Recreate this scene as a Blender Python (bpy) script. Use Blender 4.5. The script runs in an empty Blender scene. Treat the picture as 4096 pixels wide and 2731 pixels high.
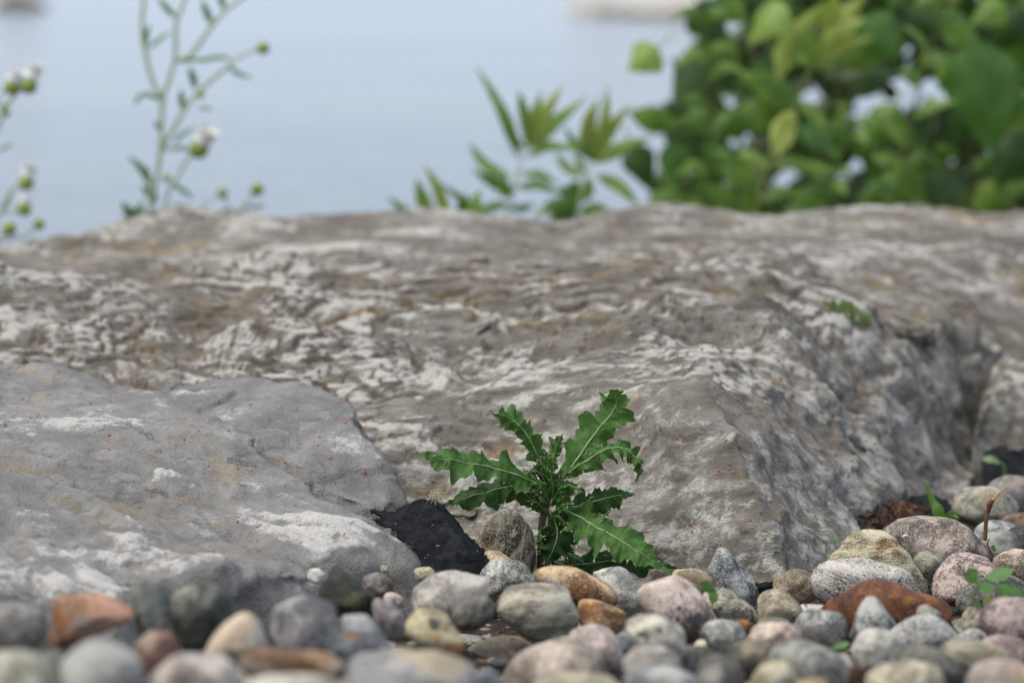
import bpy, bmesh, math, random
import numpy as np
from mathutils import Vector, Matrix

random.seed(7)
rng = np.random.default_rng(7)
C = bpy.context.scene.collection
scene = bpy.context.scene

# ------------------------------------------------------------------ camera
CAM_H, PITCH, LENS = 0.507, 0.14, 100.0
F = 4096 * LENS / 36.0
cam_data = bpy.data.cameras.new('camera')
cam_data.lens = LENS
cam_data.sensor_width = 36.0
cam_data.clip_start = 0.05
cam_data.clip_end = 9000
cam_data.dof.use_dof = True
cam_data.dof.focus_distance = 2.36
cam_data.dof.aperture_fstop = 4.5
cam_data.dof.aperture_blades = 0
cam = bpy.data.objects.new('camera', cam_data)
C.objects.link(cam)
cam.location = (0, 0, CAM_H)
cam.rotation_euler = (math.pi / 2 - PITCH, 0, 0)
scene.camera = cam

# ------------------------------------------------------------------ sky and sun
SUN_EL, SUN_AZ = math.radians(62), math.radians(-75)      # azimuth measured from -Y (behind the camera) towards +X
world = bpy.data.worlds.new('World')
scene.world = world
world.use_nodes = True
wn = world.node_tree
wn.nodes.clear()
w_out = wn.nodes.new('ShaderNodeOutputWorld')
w_bg = wn.nodes.new('ShaderNodeBackground')
w_hs = wn.nodes.new('ShaderNodeHueSaturation')
w_sky = wn.nodes.new('ShaderNodeTexSky')
w_sky.sky_type = 'NISHITA'
w_sky.sun_disc = False
w_sky.sun_elevation = SUN_EL
w_sky.sun_rotation = math.pi - SUN_AZ
w_sky.air_density = 1.0
w_sky.dust_density = 2.0
w_sky.ozone_density = 1.0
w_hs.inputs['Saturation'].default_value = 0.62            # thin overcast
w_bg.inputs['Strength'].default_value = 0.086
w_mix = wn.nodes.new('ShaderNodeMix'); w_mix.data_type = 'RGBA'
w_mix.inputs[0].default_value = 0.62                       # even cloud cover over the clear sky
w_mix.inputs[7].default_value = (5.1, 5.9, 7.3, 1)
wn.links.new(w_sky.outputs[0], w_hs.inputs['Color'])
wn.links.new(w_hs.outputs[0], w_mix.inputs[6])
wn.links.new(w_mix.outputs[2], w_bg.inputs[0])
wn.links.new(w_bg.outputs[0], w_out.inputs[0])
sun_data = bpy.data.lights.new('sun', 'SUN')
sun_data.energy = 1.5
sun_data.angle = math.radians(35)
sun_data.color = (1.0, 0.94, 0.82)
sun = bpy.data.objects.new('sun', sun_data)
C.objects.link(sun)
sun_dir = Vector((math.sin(SUN_AZ) * math.cos(SUN_EL), -math.cos(SUN_AZ) * math.cos(SUN_EL), math.sin(SUN_EL)))
sun.rotation_euler = sun_dir.to_track_quat('Z', 'Y').to_euler()

scene.view_settings.view_transform = 'Standard'
scene.view_settings.look = 'None'
scene.view_settings.exposure = 1.27
scene.view_settings.gamma = 1.0
scene.view_settings.use_curve_mapping = False
scene.cycles.use_denoising = True
scene.cycles.max_bounces = 8
scene.cycles.transparent_max_bounces = 8

# ------------------------------------------------------------------ helpers
def P(u, v, d):
    """photo pixel -> world point standing at depth y = d"""
    a, b = (u - 2048.0) / F, (v - 1365.5) / F
    cp, sp = math.cos(PITCH), math.sin(PITCH)
    x, y, z = a, cp - b * sp, -sp - b * cp
    t = d / y
    return Vector((x * t, d, CAM_H + z * t))

def px(d):
    return d / F

def ray(u, v):
    p = P(u, v, 1.0) - Vector((0, 0, CAM_H))
    return p.normalized()

ALBEDO = 0.78      # photo colours -> surface reflectance
def lin(c):
    return tuple(ALBEDO*((x / 255.0) / 12.92 if x / 255.0 <= 0.04045 else ((x / 255.0 + 0.055) / 1.055) ** 2.4) for x in c)

def mesh_obj(name, verts, faces, mat=None, parent=None, smooth=True, loc=None):
    me = bpy.data.meshes.new(name)
    me.from_pydata([tuple(v) for v in verts], [], faces)
    if smooth:
        me.polygons.foreach_set('use_smooth', [True] * len(me.polygons))
    me.update()
    if mat:
        me.materials.append(mat)
    o = bpy.data.objects.new(name, me)
    C.objects.link(o)
    if parent:
        o.parent = parent
    if loc is not None:
        o.location = loc
    return o

def fast_mesh(name, V, Q, mat=None, parent=None, smooth=True):
    """V (n,3) float array, Q (m,4) or (m,3) int array"""
    me = bpy.data.meshes.new(name)
    k = Q.shape[1]
    me.vertices.add(len(V)); me.vertices.foreach_set('co', np.ascontiguousarray(V, dtype=np.float32).ravel())
    me.loops.add(Q.size); me.loops.foreach_set('vertex_index', np.ascontiguousarray(Q, dtype=np.int32).ravel())
    me.polygons.add(len(Q))
    me.polygons.foreach_set('loop_start', np.arange(0, Q.size, k, dtype=np.int32))
    me.polygons.foreach_set('loop_total', np.full(len(Q), k, dtype=np.int32))
    me.polygons.foreach_set('use_smooth', np.full(len(Q), smooth, dtype=bool))
    me.update(calc_edges=True)
    me.validate()
    if mat:
        me.materials.append(mat)
    o = bpy.data.objects.new(name, me)
    C.objects.link(o)
    if parent:
        o.parent = parent
    return o

def tag(o, label=None, cat=None, group=None, kind=None):
    if label: o['label'] = label
    if cat: o['category'] = cat
    if group: o['group'] = group
    if kind: o['kind'] = kind
    return o

def thing(name, label, cat, loc=(0, 0, 0), group=None):
    o = bpy.data.objects.new(name, None)
    o.empty_display_size = 0.02
    C.objects.link(o)
    o.location = loc
    return tag(o, label, cat, group)

# ---- numpy gradient noise
_perm = np.random.default_rng(3).permutation(256).astype(np.int64)
_perm = np.concatenate([_perm, _perm, _perm])
_g3 = np.random.default_rng(4).normal(size=(256, 3)); _g3 /= np.linalg.norm(_g3, axis=1)[:, None]
def noise3(x, y, z):
    xi, yi, zi = np.floor(x).astype(np.int64), np.floor(y).astype(np.int64), np.floor(z).astype(np.int64)
    xf, yf, zf = x - xi, y - yi, z - zi
    u, v, w = xf**3*(xf*(xf*6-15)+10), yf**3*(yf*(yf*6-15)+10), zf**3*(zf*(zf*6-15)+10)
    def g(i, j, k):
        h = _perm[(_perm[(_perm[(xi+i) & 255] + yi + j) & 255] + zi + k) & 255]
        q = _g3[h]
        return q[..., 0]*(xf-i) + q[..., 1]*(yf-j) + q[..., 2]*(zf-k)
    def L(a, b, t): return a + (b-a)*t
    return 1.5*L(L(L(g(0,0,0), g(1,0,0), u), L(g(0,1,0), g(1,1,0), u), v),
             L(L(g(0,0,1), g(1,0,1), u), L(g(0,1,1), g(1,1,1), u), v), w)
def fbm(x, y, z, octv=4, gain=0.5, lac=2.03):
    s, a = 0.0, 1.0
    for i in range(octv):
        s = s + a*noise3(x + 17.3*i, y - 9.1*i, z + 4.7*i)
        x, y, z, a = x*lac, y*lac, z*lac, a*gain
    return s
def sstep(a, b, t):
    t = np.clip((t-a)/(b-a), 0, 1)
    return t*t*(3-2*t)

# ------------------------------------------------------------------ material helpers
class NT:
    def __init__(self, name):
        self.m = bpy.data.materials.new(name)
        self.m.use_nodes = True
        self.t = self.m.node_tree
        self.t.nodes.clear()
        self.out = self.n('ShaderNodeOutputMaterial')
    def n(self, typ, **kw):
        nd = self.t.nodes.new(typ)
        for k, v in kw.items():
            setattr(nd, k, v)
        return nd
    def l(self, a, b):
        self.t.links.new(a, b)
    def val(self, sock, v):
        if isinstance(v, bpy.types.NodeSocket): self.l(v, sock)
        else: sock.default_value = v
    def math(self, op, a, b=0.0, clamp=False):
        nd = self.n('ShaderNodeMath', operation=op, use_clamp=clamp)
        self.val(nd.inputs[0], a); self.val(nd.inputs[1], b)
        return nd.outputs[0]
    def noise(self, vec, scale, detail=3, rough=0.55, dist=0.0):
        nd = self.n('ShaderNodeTexNoise')
        self.l(vec, nd.inputs['Vector'])
        nd.inputs['Scale'].default_value = scale
        nd.inputs['Detail'].default_value = detail
        nd.inputs['Roughness'].default_value = rough
        nd.inputs['Distortion'].default_value = dist
        return nd.outputs['Fac']
    def step(self, x, a, b):
        nd = self.n('ShaderNodeMapRange', interpolation_type='SMOOTHSTEP')
        self.val(nd.inputs['Value'], x)
        nd.inputs['From Min'].default_value = a; nd.inputs['From Max'].default_value = b
        return nd.outputs[0]
    def mix(self, f, a, b):
        nd = self.n('ShaderNodeMix', data_type='RGBA')
        self.val(nd.inputs[0], f)
        for s, v in ((nd.inputs[6], a), (nd.inputs[7], b)):
            if isinstance(v, bpy.types.NodeSocket): self.l(v, s)
            else: s.default_value = (*v[:3], 1)
        return nd.outputs[2]
    def coords(self, loc=(0,0,0), rot=(0,0,0), scale=(1,1,1), src=None):
        if src is None:
            src = self.n('ShaderNodeTexCoord').outputs['Object']
        mp = self.n('ShaderNodeMapping')
        self.l(src, mp.inputs[0])
        mp.inputs['Location'].default_value = loc
        mp.inputs['Rotation'].default_value = rot
        mp.inputs['Scale'].default_value = scale
        return mp.outputs[0]
    def bump(self, h, strength, dist=0.002, normal=None):
        b = self.n('ShaderNodeBump')
        self.l(h, b.inputs['Height'])
        b.inputs['Strength'].default_value = strength
        b.inputs['Distance'].default_value = dist
        if normal: self.l(normal, b.inputs['Normal'])
        return b.outputs[0]
    def bsdf(self, col, rough=0.8, spec=0.3, normal=None):
        p = self.n('ShaderNodeBsdfPrincipled')
        self.val(p.inputs['Base Color'], col if isinstance(col, bpy.types.NodeSocket) else (*col[:3], 1))
        self.val(p.inputs['Roughness'], rough)
        p.inputs['Specular IOR Level'].default_value = spec
        if normal: self.l(normal, p.inputs['Normal'])
        self.l(p.outputs[0], self.out.inputs[0])
        return p

# ------------------------------------------------------------------ ground profile
_V = np.array([1700, 1880, 2000, 2150, 2300, 2450, 2600, 2731, 2850.])
_D = np.array([3.25, 2.85, 2.62, 2.42, 2.25, 2.05, 1.85, 1.72, 1.62])
_YS = _D[::-1]
_ZS = np.array([P(2048, v, d).z for v, d in zip(_V, _D)])[::-1]
def left_shift(u_or_x, is_x=False, y=2.0):
    u = 2048 + u_or_x * F / y if is_x else u_or_x
    return 0.12 * (1 - sstep(1000, 1700, np.asarray(u, dtype=float)))
def depth_at(u, v):
    return float(np.interp(v, _V, _D) - left_shift(u))
def surf_z(x, y):
    yy = y + left_shift(x, True, y)
    return np.interp(yy, _YS, _ZS)
def ground_z(x, y):
    z = surf_z(x, y) - 0.034
    z = np.where(y > 2.9, np.minimum(z, -0.05 - 0.02*(y-2.9)), z)
    bank = -0.07 - 0.36*np.clip(y-3.9, 0, 3.2)
    return np.where(y > 3.9, bank, z)

# ------------------------------------------------------------------ ground sheet
def soil_material():
    n = NT('dark_soil')
    c = n.coords()
    f1 = n.noise(c, 60, 5); f2 = n.noise(c, 420, 3)
    col = n.mix(n.step(f1, .35, .65), lin((38, 34, 30)), lin((70, 62, 52)))
    col = n.mix(n.math('MULTIPLY', n.step(f2, .55, .68), .6), col, lin((110, 98, 84)))
    n.bsdf(col, .95, .1, n.bump(f2, .8, .004, n.bump(f1, .8, .01)))
    return n.m
M_SOIL = soil_material()
xs = np.concatenate([np.linspace(-60, -2, 30), np.linspace(-1.9, 1.9, 150), np.linspace(2, 60, 30)])
ys = np.concatenate([np.linspace(-40, .4, 20), np.linspace(.5, 4.5, 170), np.linspace(4.6, 40, 40)])
X, Y = np.meshgrid(xs, ys)
Z = ground_z(X, Y) + np.where((np.abs(X) < 2) & (Y > .4) & (Y < 4.6), .006*fbm(X*12, Y*12, X*0+3.3, 4), 0)
nx, ny = len(xs), len(ys)
idx = np.arange(nx*ny).reshape(ny, nx)
Q = np.stack([idx[:-1, :-1], idx[:-1, 1:], idx[1:, 1:], idx[1:, :-1]], -1).reshape(-1, 4)
g = fast_mesh('ground', np.stack([X, Y, Z], -1).reshape(-1, 3), Q, M_SOIL)
tag(g, 'dark soil under the cobbles and down the bank to the water', None, None, 'structure')

# ------------------------------------------------------------------ water
def water_material():
    n = NT('lake_water')
    c = n.coords()
    h1 = n.noise(n.coords(scale=(1.0, 2.2, 1)), 1.6, 4, .6)
    h2 = n.noise(n.coords(scale=(1.0, 1.6, 1)), 9.0, 3, .55)
    big = n.noise(n.coords(scale=(.5, .55, 1)), .35, 4, .6)
    nb = n.bump(h2, .06, .05, n.bump(h1, .14, .3, n.bump(big, .16, 1.0)))
    p = n.bsdf(n.mix(n.step(big, .35, .65), lin((52, 66, 74)), lin((78, 86, 88))), .12, .5, nb)
    p.inputs['IOR'].default_value = 1.333
    return n.m
w = mesh_obj('lake_water', [(-5000, 4.6, -.6), (5000, 4.6, -.6), (5000, 8000, -.6), (-5000, 8000, -.6)], [(0, 1, 2, 3)], water_material())
tag(w, 'calm pale blue grey lake water behind the rocks', None, None, 'structure')

# ------------------------------------------------------------------ limestone slabs
def rock_material(name, grey, pale, white, tan, dark, white_bias, tan_bias, dark_bias, spec=.25, stretch=(1, 1, 1), green=0.0, white_soft=.30, k=1.0, ledge=.0):
    n = NT(name)
    at = n.n('ShaderNodeAttribute', attribute_name='relief').outputs['Fac']
    c = n.coords(scale=stretch)
    def N(loc, scale, detail=5, rough=.62, dist=.4):
        return n.math('SUBTRACT', n.noise(n.coords(loc=loc, scale=stretch), scale, detail, rough, dist), .5)
    def add(*terms):
        r = None
        for k, t in terms:
            x = n.math('MULTIPLY', t, k)
            r = x if r is None else n.math('ADD', r, x)
        return r
    w1 = N((0, 0, 0), 5); w2 = N((2, 0, 1), 24*k, 6); w3 = N((0, 3, 1), 95, 6, .68); w4 = N((1, 1, 5), 380, 4, .7, 0)
    w5 = N((3.1, 1.7, .4), 9, 6, .62, .8); w6 = N((1.1, 4.2, 7.4), 1000, 2, .6, 0); w7 = N((8.1, 4.2, 2.4), 46*k, 6, .66, .6)
    base = n.mix(n.step(add((1, w2), (.5, w3)), -.16, .16), grey, pale)
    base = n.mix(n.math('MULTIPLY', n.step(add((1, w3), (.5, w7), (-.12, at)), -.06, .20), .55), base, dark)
    ts = add((1.0, w5), (.55, w7), (-.10, at), (.35, w3))
    base = n.mix(n.math('MULTIPLY', n.step(ts, tan_bias, tan_bias + .22), .68), base, tan)
    ws = add((.52, at), (.7, w2), (1.0, w7), (.6, w1), (.75, w3), (.6, w4), (.4, w6))
    base = n.mix(n.math('MULTIPLY', n.step(ws, white_bias, white_bias + white_soft), .9), base, white)
    pl = n.n('ShaderNodeAttribute', attribute_name='plate').outputs['Fac']
    base = n.mix(n.math('MULTIPLY', n.step(n.math('ADD', n.math('MULTIPLY', pl, .8), n.math('MULTIPLY', w3, 1.4)), .22, .62), ledge), base, lin((84, 74, 62)))
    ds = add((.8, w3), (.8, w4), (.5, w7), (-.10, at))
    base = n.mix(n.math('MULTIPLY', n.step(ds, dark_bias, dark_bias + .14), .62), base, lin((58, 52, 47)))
    base = n.mix(n.math('MULTIPLY', n.step(n.math('ADD', w6, n.math('MULTIPLY', w3, .5)), .06, .16), .50), base, lin((70, 62, 54)))
    if green:
        base = n.mix(n.math('MULTIPLY', n.step(N((5, 2, 9), 9, 4), .15, .24), green), base, lin((150, 112, 40)))
    vor = n.n('ShaderNodeTexVoronoi', feature='DISTANCE_TO_EDGE')
    n.l(n.coords(loc=(.3, .1, .7), scale=(1, 1.3, 1.6)), vor.inputs['Vector']); vor.inputs['Scale'].default_value = 13
    crk = n.math('ADD', vor.outputs['Distance'], n.math('MULTIPLY', w7, .30))
    crk = n.math('ADD', crk, n.math('MULTIPLY', w3, .12))
    crack = n.math('SUBTRACT', 1.0, n.step(n.math('ABSOLUTE', crk), .0, .020))
    crack = n.math('MULTIPLY', crack, n.step(w5, -.02, .16))
    base = n.mix(n.math('MULTIPLY', crack, .55), base, lin((62, 56, 50)))
    nb = n.bump(n.math('SUBTRACT', 1.0, crack), .5, .003)
    nb = n.bump(w2, .35, .008, nb)
    nb = n.bump(w3, .7, .006, nb)
    nb = n.bump(w4, .8, .0028, nb)
    nb = n.bump(w6, .5, .0010, nb)
    n.bsdf(base, .92, spec, nb)
    return n.m

def poly_sd(X, Y, poly):
    """signed distance, positive inside"""
    d2 = np.full(X.shape, 1e9); ins = np.zeros(X.shape, bool)
    k = len(poly)
    for i in range(k):
        ax, ay = poly[i]; bx, by = poly[(i+1) % k]
        ex, ey = bx-ax, by-ay
        t = np.clip(((X-ax)*ex + (Y-ay)*ey)/(ex*ex+ey*ey+1e-12), 0, 1)
        d2 = np.minimum(d2, (X-ax-t*ex)**2 + (Y-ay-t*ey)**2)
        cnd = ((ay > Y) != (by > Y)) & (X < (bx-ax)*(Y-ay)/(by-ay+1e-12) + ax)
        ins ^= cnd
    return np.where(ins, 1, -1)*np.sqrt(d2)

def tps(ctrl):
    pts = np.array([[p.x, p.y] for p in ctrl]); z = np.array([p.z for p in ctrl]); k = len(pts)
    def ph(r2): return np.where(r2 < 1e-12, 0, .5*r2*np.log(r2 + 1e-12))
    A = np.zeros((k+3, k+3))
    A[:k, :k] = ph(((pts[:, None]-pts[None])**2).sum(-1)) + 2e-3*np.eye(k)
    A[:k, k] = 1; A[:k, k+1:] = pts; A[k, :k] = 1; A[k+1:, :k] = pts.T
    wts = np.linalg.solve(A, np.concatenate([z, [0, 0, 0]]))
    def f(X, Y):
        r = wts[k] + wts[k+1]*X + wts[k+2]*Y
        for i in range(k):
            r = r + wts[i]*ph((X-pts[i, 0])**2 + (Y-pts[i, 1])**2)
        return r
    return f

ROCK_POLYS = []
def make_rock(name, label, outline, ctrl, step, w, wpow, warp, relief_fn, mat, base=-.09, zmax=.2, smooth=True, wb=.045):
    poly = [((u-2048)/F*d, d) for u, d in outline]
    ROCK_POLYS.append(poly)
    pa = np.array(poly)
    x0, y0 = pa.min(0) - .04; x1, y1 = pa.max(0) + .04
    X, Y = np.meshgrid(np.arange(x0, x1, step), np.arange(y0, y1, step))
    sd = poly_sd(X, Y, poly)
    sd = sd + warp*fbm(X*9, Y*9, X*0 + 1.7, 4) + .35*warp*fbm(X*34, Y*34, X*0 + 5.1, 3)
    top = np.clip(tps([P(*c) for c in ctrl])(X, Y), -.02, zmax)
    wv = w + (wb - w)*sstep(2.75, 3.3, Y)
    t = np.clip(sd/wv, 0, 1)
    S = 1 - (1-t)**wpow
    H = base + (top-base)*S
    dz, rel, plate = relief_fn(X, Y, H, t)
    gy, gx = np.gradient(H, step); gy0, gx0 = gy.copy(), gx.copy()
    st_ = sstep(.5, 1.5, np.hypot(gx, gy))
    rel = rel*(1 - .85*st_) + .34*st_*(relief_fn is relief_weathered)
    dz = dz*(1 - .6*sstep(3.05, 3.45, Y))
    if relief_fn is relief_weathered: dz = dz*(.5 + .5*sstep(2.5, 2.85, Y))
    H = H + dz*np.clip(sd/.02, 0, 1)
    # sideways push so that faces are not pure height fields
    gy, gx = np.gradient(H, step)
    steep = np.clip((np.hypot(gx0, gy0) - .45)/.7, 0, 1)
    push = (.012*fbm(X*9, H*16, Y*9, 3, .45) + .0026*fbm(X*50, H*80, Y*50, 4, .55))*steep
    nrm = np.hypot(gx, gy) + 1e-6
    XX, YY = X - push*gx/nrm, Y - push*gy/nrm
    keep = sd > -.012
    ny, nx = X.shape
    idx = np.arange(nx*ny).reshape(ny, nx)
    kq = keep[:-1, :-1] & keep[:-1, 1:] & keep[1:, 1:] & keep[1:, :-1]
    Q = np.stack([idx[:-1, :-1], idx[:-1, 1:], idx[1:, 1:], idx[1:, :-1]], -1)[kq]
    used = np.unique(Q); remap = np.full(nx*ny, -1); remap[used] = np.arange(len(used))
    V = np.stack([XX, YY, H], -1).reshape(-1, 3)[used]
    o = fast_mesh(name, V, remap[Q], mat, smooth=smooth)
    for nm, arr in (('relief', rel), ('plate', plate)):
        a = o.data.attributes.new(nm, 'FLOAT', 'POINT')
        a.data.foreach_set('value', np.ascontiguousarray(arr.reshape(-1)[used], dtype=np.float32))
    tag(o, label, 'rock', 'limestone rocks along the shore')
    return o

def relief_weathered(X, Y, H, t):
    zc = X*0 + .37
    hz = H
    wx, wy = X + .03*noise3(X*7, Y*7, zc), Y + .03*noise3(X*7+9, Y*7, zc)
    q = fbm(wx*4.2, wy*6.0 + wx*1.2, zc+hz*7, 4)*1.25 + .5
    fr = q*5.0 + .25*noise3(wx*22, wy*22, zc+1); fl = np.floor(fr); f = fr - fl
    tm = .4 + .6*sstep(-.25, .35, fbm(wx*3.1, wy*3.1, zc+21, 3))
    ter = (fl + tm*(sstep(.0, .30, f)*.85 + .15*f) + (1-tm)*f)/5.0
    riser = (1-np.abs(np.clip(f/.30, 0, 1)*2-1))*(f < .30)
    m = fbm(wx*7, wy*16 + wx*1.5, zc+4+hz*16, 5, .5)
    rid = 1-np.abs(fbm(wx*6, wy*17, zc+8+hz*15, 4))*1.6
    fine = fbm(wx*70, wy*95, zc+2+hz*80, 4, .6)
    pits = np.clip(fbm(wx*30, wy*40, zc+12+hz*35, 3) - .35, 0, 1)
    q2 = (fbm(wx*8, wy*20 + wx*2, zc+27+hz*18, 4, .5)*1.2 + .5)*4.0
    f2 = q2 - np.floor(q2); ter2 = (np.floor(q2) + sstep(0, .28, f2)*.9 + .1*f2)/4.0
    tm2 = .35 + .65*sstep(-.3, .3, fbm(wx*4.3, wy*4.3, zc+41, 3))
    ris2 = (1-np.abs(np.clip(f2/.28, 0, 1)*2-1))*(f2 < .28)
    dz = .017*tm2*(ter2-.5) + .032*(ter-ter.mean()) + .0040*m + .0036*(rid-.5) + .0014*fine - .008*pits
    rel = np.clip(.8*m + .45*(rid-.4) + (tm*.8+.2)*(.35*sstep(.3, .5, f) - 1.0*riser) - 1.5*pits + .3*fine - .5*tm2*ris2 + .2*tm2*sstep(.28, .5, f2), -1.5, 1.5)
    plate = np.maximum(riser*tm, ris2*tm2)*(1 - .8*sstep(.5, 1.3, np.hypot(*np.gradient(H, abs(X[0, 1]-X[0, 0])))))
    return dz, rel, plate
def relief_broken(X, Y, H, t):
    dz, rel, f = relief_smooth(X, Y, H, t)
    zc = X*0 + 6.1
    # shell-shaped fracture facets
    best = np.full(X.shape, 9.0); second = best.copy(); rid = np.zeros(X.shape)
    rr = np.random.default_rng(11)
    cx = rr.uniform(X.min(), X.max(), 46); cy = rr.uniform(Y.min(), Y.max(), 46); ck = rr.uniform(-1, 1, 46)
    wx, wy = X + .012*noise3(X*30, Y*30, zc), Y + .012*noise3(X*30+7, Y*30, zc)
    for i in range(46):
        d = np.hypot(wx-cx[i], wy-cy[i])
        rid = np.where(d < best, ck[i], rid); second = np.where(d < best, best, np.minimum(second, d)); best = np.minimum(best, d)
    edge = np.clip((second-best)/.03, 0, 1)
    dz = .35*dz + .006*rid*edge - .004*(1-edge)*(rid < .2) + .05*best*rid*.6*edge
    return dz, rel + .3*rid, f
def relief_smooth(X, Y, H, t):
    zc = X*0 + 2.9
    wx, wy = X + .04*noise3(X*5, Y*5, zc), Y + .04*noise3(X*5+9, Y*5, zc)
    big = fbm(wx*4, wy*4.5, zc, 3)
    m = fbm(wx*11 - wy*5, wy*14 + wx*6, zc+4+H*16, 4, .5)
    q = fbm(wx*5 + wy*4, wy*6 - wx*3, zc+6, 3)*2.3
    fl = np.floor(q); f = q - fl
    ter = fl + sstep(0, .25, f)
    fine = fbm(wx*80, wy*80, zc+2, 4, .6)
    dz = .013*big + .0050*m + .0022*(ter-q*.6) + .0006*fine - .004*np.clip(fbm(wx*9, wy*16 + wx*6, zc+15, 3) - .25, 0, 1)
    rel = np.clip(.8*m + .4*(sstep(0, .3, f)-.5) + .15*fine, -1.5, 1.5)
    # worn ridges running down towards the near corner
    wgt = 1 - sstep(2.12, 2.5, Y + .12*X)
    ac, al = wx*.55 + wy*.95, wx*.95 - wy*.55
    rdg = 1 - np.abs(fbm(ac*15, al*4.5, zc+9+H*5, 4, .5))*2.0
    hol = fbm(ac*9, al*3.5, zc+31, 3)
    dz = dz + wgt*(.010*(rdg-.5) + .010*hol)
    rel = rel + wgt*(.75*(rdg-.45) + .35*hol)
    return dz, np.clip(rel, -1.6, 1.6), f
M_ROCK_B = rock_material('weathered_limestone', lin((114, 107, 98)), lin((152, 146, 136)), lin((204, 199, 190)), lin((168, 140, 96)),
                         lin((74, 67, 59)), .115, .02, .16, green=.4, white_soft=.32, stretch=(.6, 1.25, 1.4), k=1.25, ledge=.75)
M_ROCK_A = rock_material('smooth_grey_limestone', lin((130, 127, 123)), lin((158, 154, 149)), lin((208, 203, 196)), lin((170, 152, 122)),
                         lin((104, 100, 95)), .31, .05, .25, white_soft=.26)
M_ROCK_A2 = rock_material('broken_grey_limestone', lin((124, 122, 119)), lin((150, 147, 143)), lin((206, 202, 196)), lin((188, 154, 122)),
                         lin((98, 96, 94)), .34, .10, .28)
M_ROCK_C = rock_material('buff_limestone', lin((124, 117, 105)), lin((154, 147, 135)), lin((208, 203, 193)), lin((156, 134, 102)),
                         lin((88, 81, 72)), .12, .08, .19, green=.2, white_soft=.22, stretch=(.8, 1.25, 1.4), k=1.25, ledge=.6)

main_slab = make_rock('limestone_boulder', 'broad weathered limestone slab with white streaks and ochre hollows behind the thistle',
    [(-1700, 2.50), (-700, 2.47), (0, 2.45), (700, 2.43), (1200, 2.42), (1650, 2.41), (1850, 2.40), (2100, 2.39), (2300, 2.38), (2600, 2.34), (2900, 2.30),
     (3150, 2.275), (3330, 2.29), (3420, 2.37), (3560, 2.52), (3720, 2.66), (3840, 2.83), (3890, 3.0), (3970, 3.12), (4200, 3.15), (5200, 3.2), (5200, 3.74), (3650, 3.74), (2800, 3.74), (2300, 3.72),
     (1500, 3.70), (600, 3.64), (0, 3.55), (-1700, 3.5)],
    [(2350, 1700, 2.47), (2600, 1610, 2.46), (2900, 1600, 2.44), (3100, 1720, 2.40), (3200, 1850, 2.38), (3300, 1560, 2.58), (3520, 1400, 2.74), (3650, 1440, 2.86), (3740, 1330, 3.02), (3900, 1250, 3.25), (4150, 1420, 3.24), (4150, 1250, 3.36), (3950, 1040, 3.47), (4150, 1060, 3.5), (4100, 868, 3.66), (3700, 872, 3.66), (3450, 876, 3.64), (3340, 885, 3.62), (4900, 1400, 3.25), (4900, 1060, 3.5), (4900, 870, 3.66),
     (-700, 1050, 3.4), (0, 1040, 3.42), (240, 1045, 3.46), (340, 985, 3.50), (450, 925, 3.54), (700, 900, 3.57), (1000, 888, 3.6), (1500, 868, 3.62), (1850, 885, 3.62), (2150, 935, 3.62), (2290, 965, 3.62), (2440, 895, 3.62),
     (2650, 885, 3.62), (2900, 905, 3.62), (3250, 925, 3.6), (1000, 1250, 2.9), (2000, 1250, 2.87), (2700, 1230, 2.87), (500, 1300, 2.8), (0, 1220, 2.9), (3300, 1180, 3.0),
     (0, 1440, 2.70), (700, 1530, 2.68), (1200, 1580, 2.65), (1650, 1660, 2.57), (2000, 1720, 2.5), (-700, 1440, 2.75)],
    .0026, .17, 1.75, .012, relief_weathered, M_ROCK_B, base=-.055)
back_slab = make_rock('limestone_boulder', 'low buff limestone block above the dark hollow at the far right',
    [(3860, 2.975), (4000, 2.98), (4200, 3.0), (5200, 3.05), (5200, 3.4), (4000, 3.36), (3930, 3.2), (3880, 3.08)],
    [(3930, 1590, 3.04), (4200, 1590, 3.08), (3900, 1500, 3.12), (4200, 1480, 3.2), (4100, 1400, 3.28), (4900, 1590, 3.08), (4900, 1440, 3.25)],
    .003, .05, 2.2, .012, relief_weathered, M_ROCK_C, zmax=.152)
ledge = make_rock('limestone_boulder', 'smooth grey limestone block with a broken peach edge left of the thistle',
    [(500, 2.44), (1300, 2.33), (1500, 2.30), (1640, 2.295), (1735, 2.33), (1730, 2.40), (1640, 2.47), (1540, 2.53), (1300, 2.59), (1050, 2.62), (500, 2.66)],
    [(1080, 1590, 2.52), (1300, 1640, 2.5), (1540, 1730, 2.46), (1660, 1850, 2.42), (1700, 1960, 2.37), (1600, 2010, 2.34), (1400, 1960, 2.37), (1200, 1810, 2.42), (1000, 1670, 2.47), (860, 1610, 2.52), (500, 1640, 2.55)],
    .0022, .04, 2.0, .010, relief_broken, M_ROCK_A2)
front_slab = make_rock('limestone_boulder', 'smooth pale grey limestone slab sloping down at the left foreground',
    [(-900, 1.80), (0, 1.90), (400, 1.97), (800, 2.03), (1200, 2.10), (1500, 2.15), (1700, 2.18), (1740, 2.23), (1560, 2.29), (1380, 2.34), (1150, 2.41), (880, 2.50),
     (600, 2.59), (300, 2.64), (-900, 2.68)],
    [(0, 1470, 2.58), (650, 1570, 2.52), (900, 1680, 2.44), (1200, 1870, 2.36), (1500, 2080, 2.25), (1690, 2270, 2.19), (300, 2360, 2.01), (0, 2420, 1.94), (800, 2310, 2.07), (1200, 2280, 2.14),
     (-900, 1450, 2.6), (-900, 2400, 1.9), (600, 1950, 2.28), (0, 1950, 2.2)],
    .0024, .045, 2.2, .012, relief_smooth, M_ROCK_A)

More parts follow.
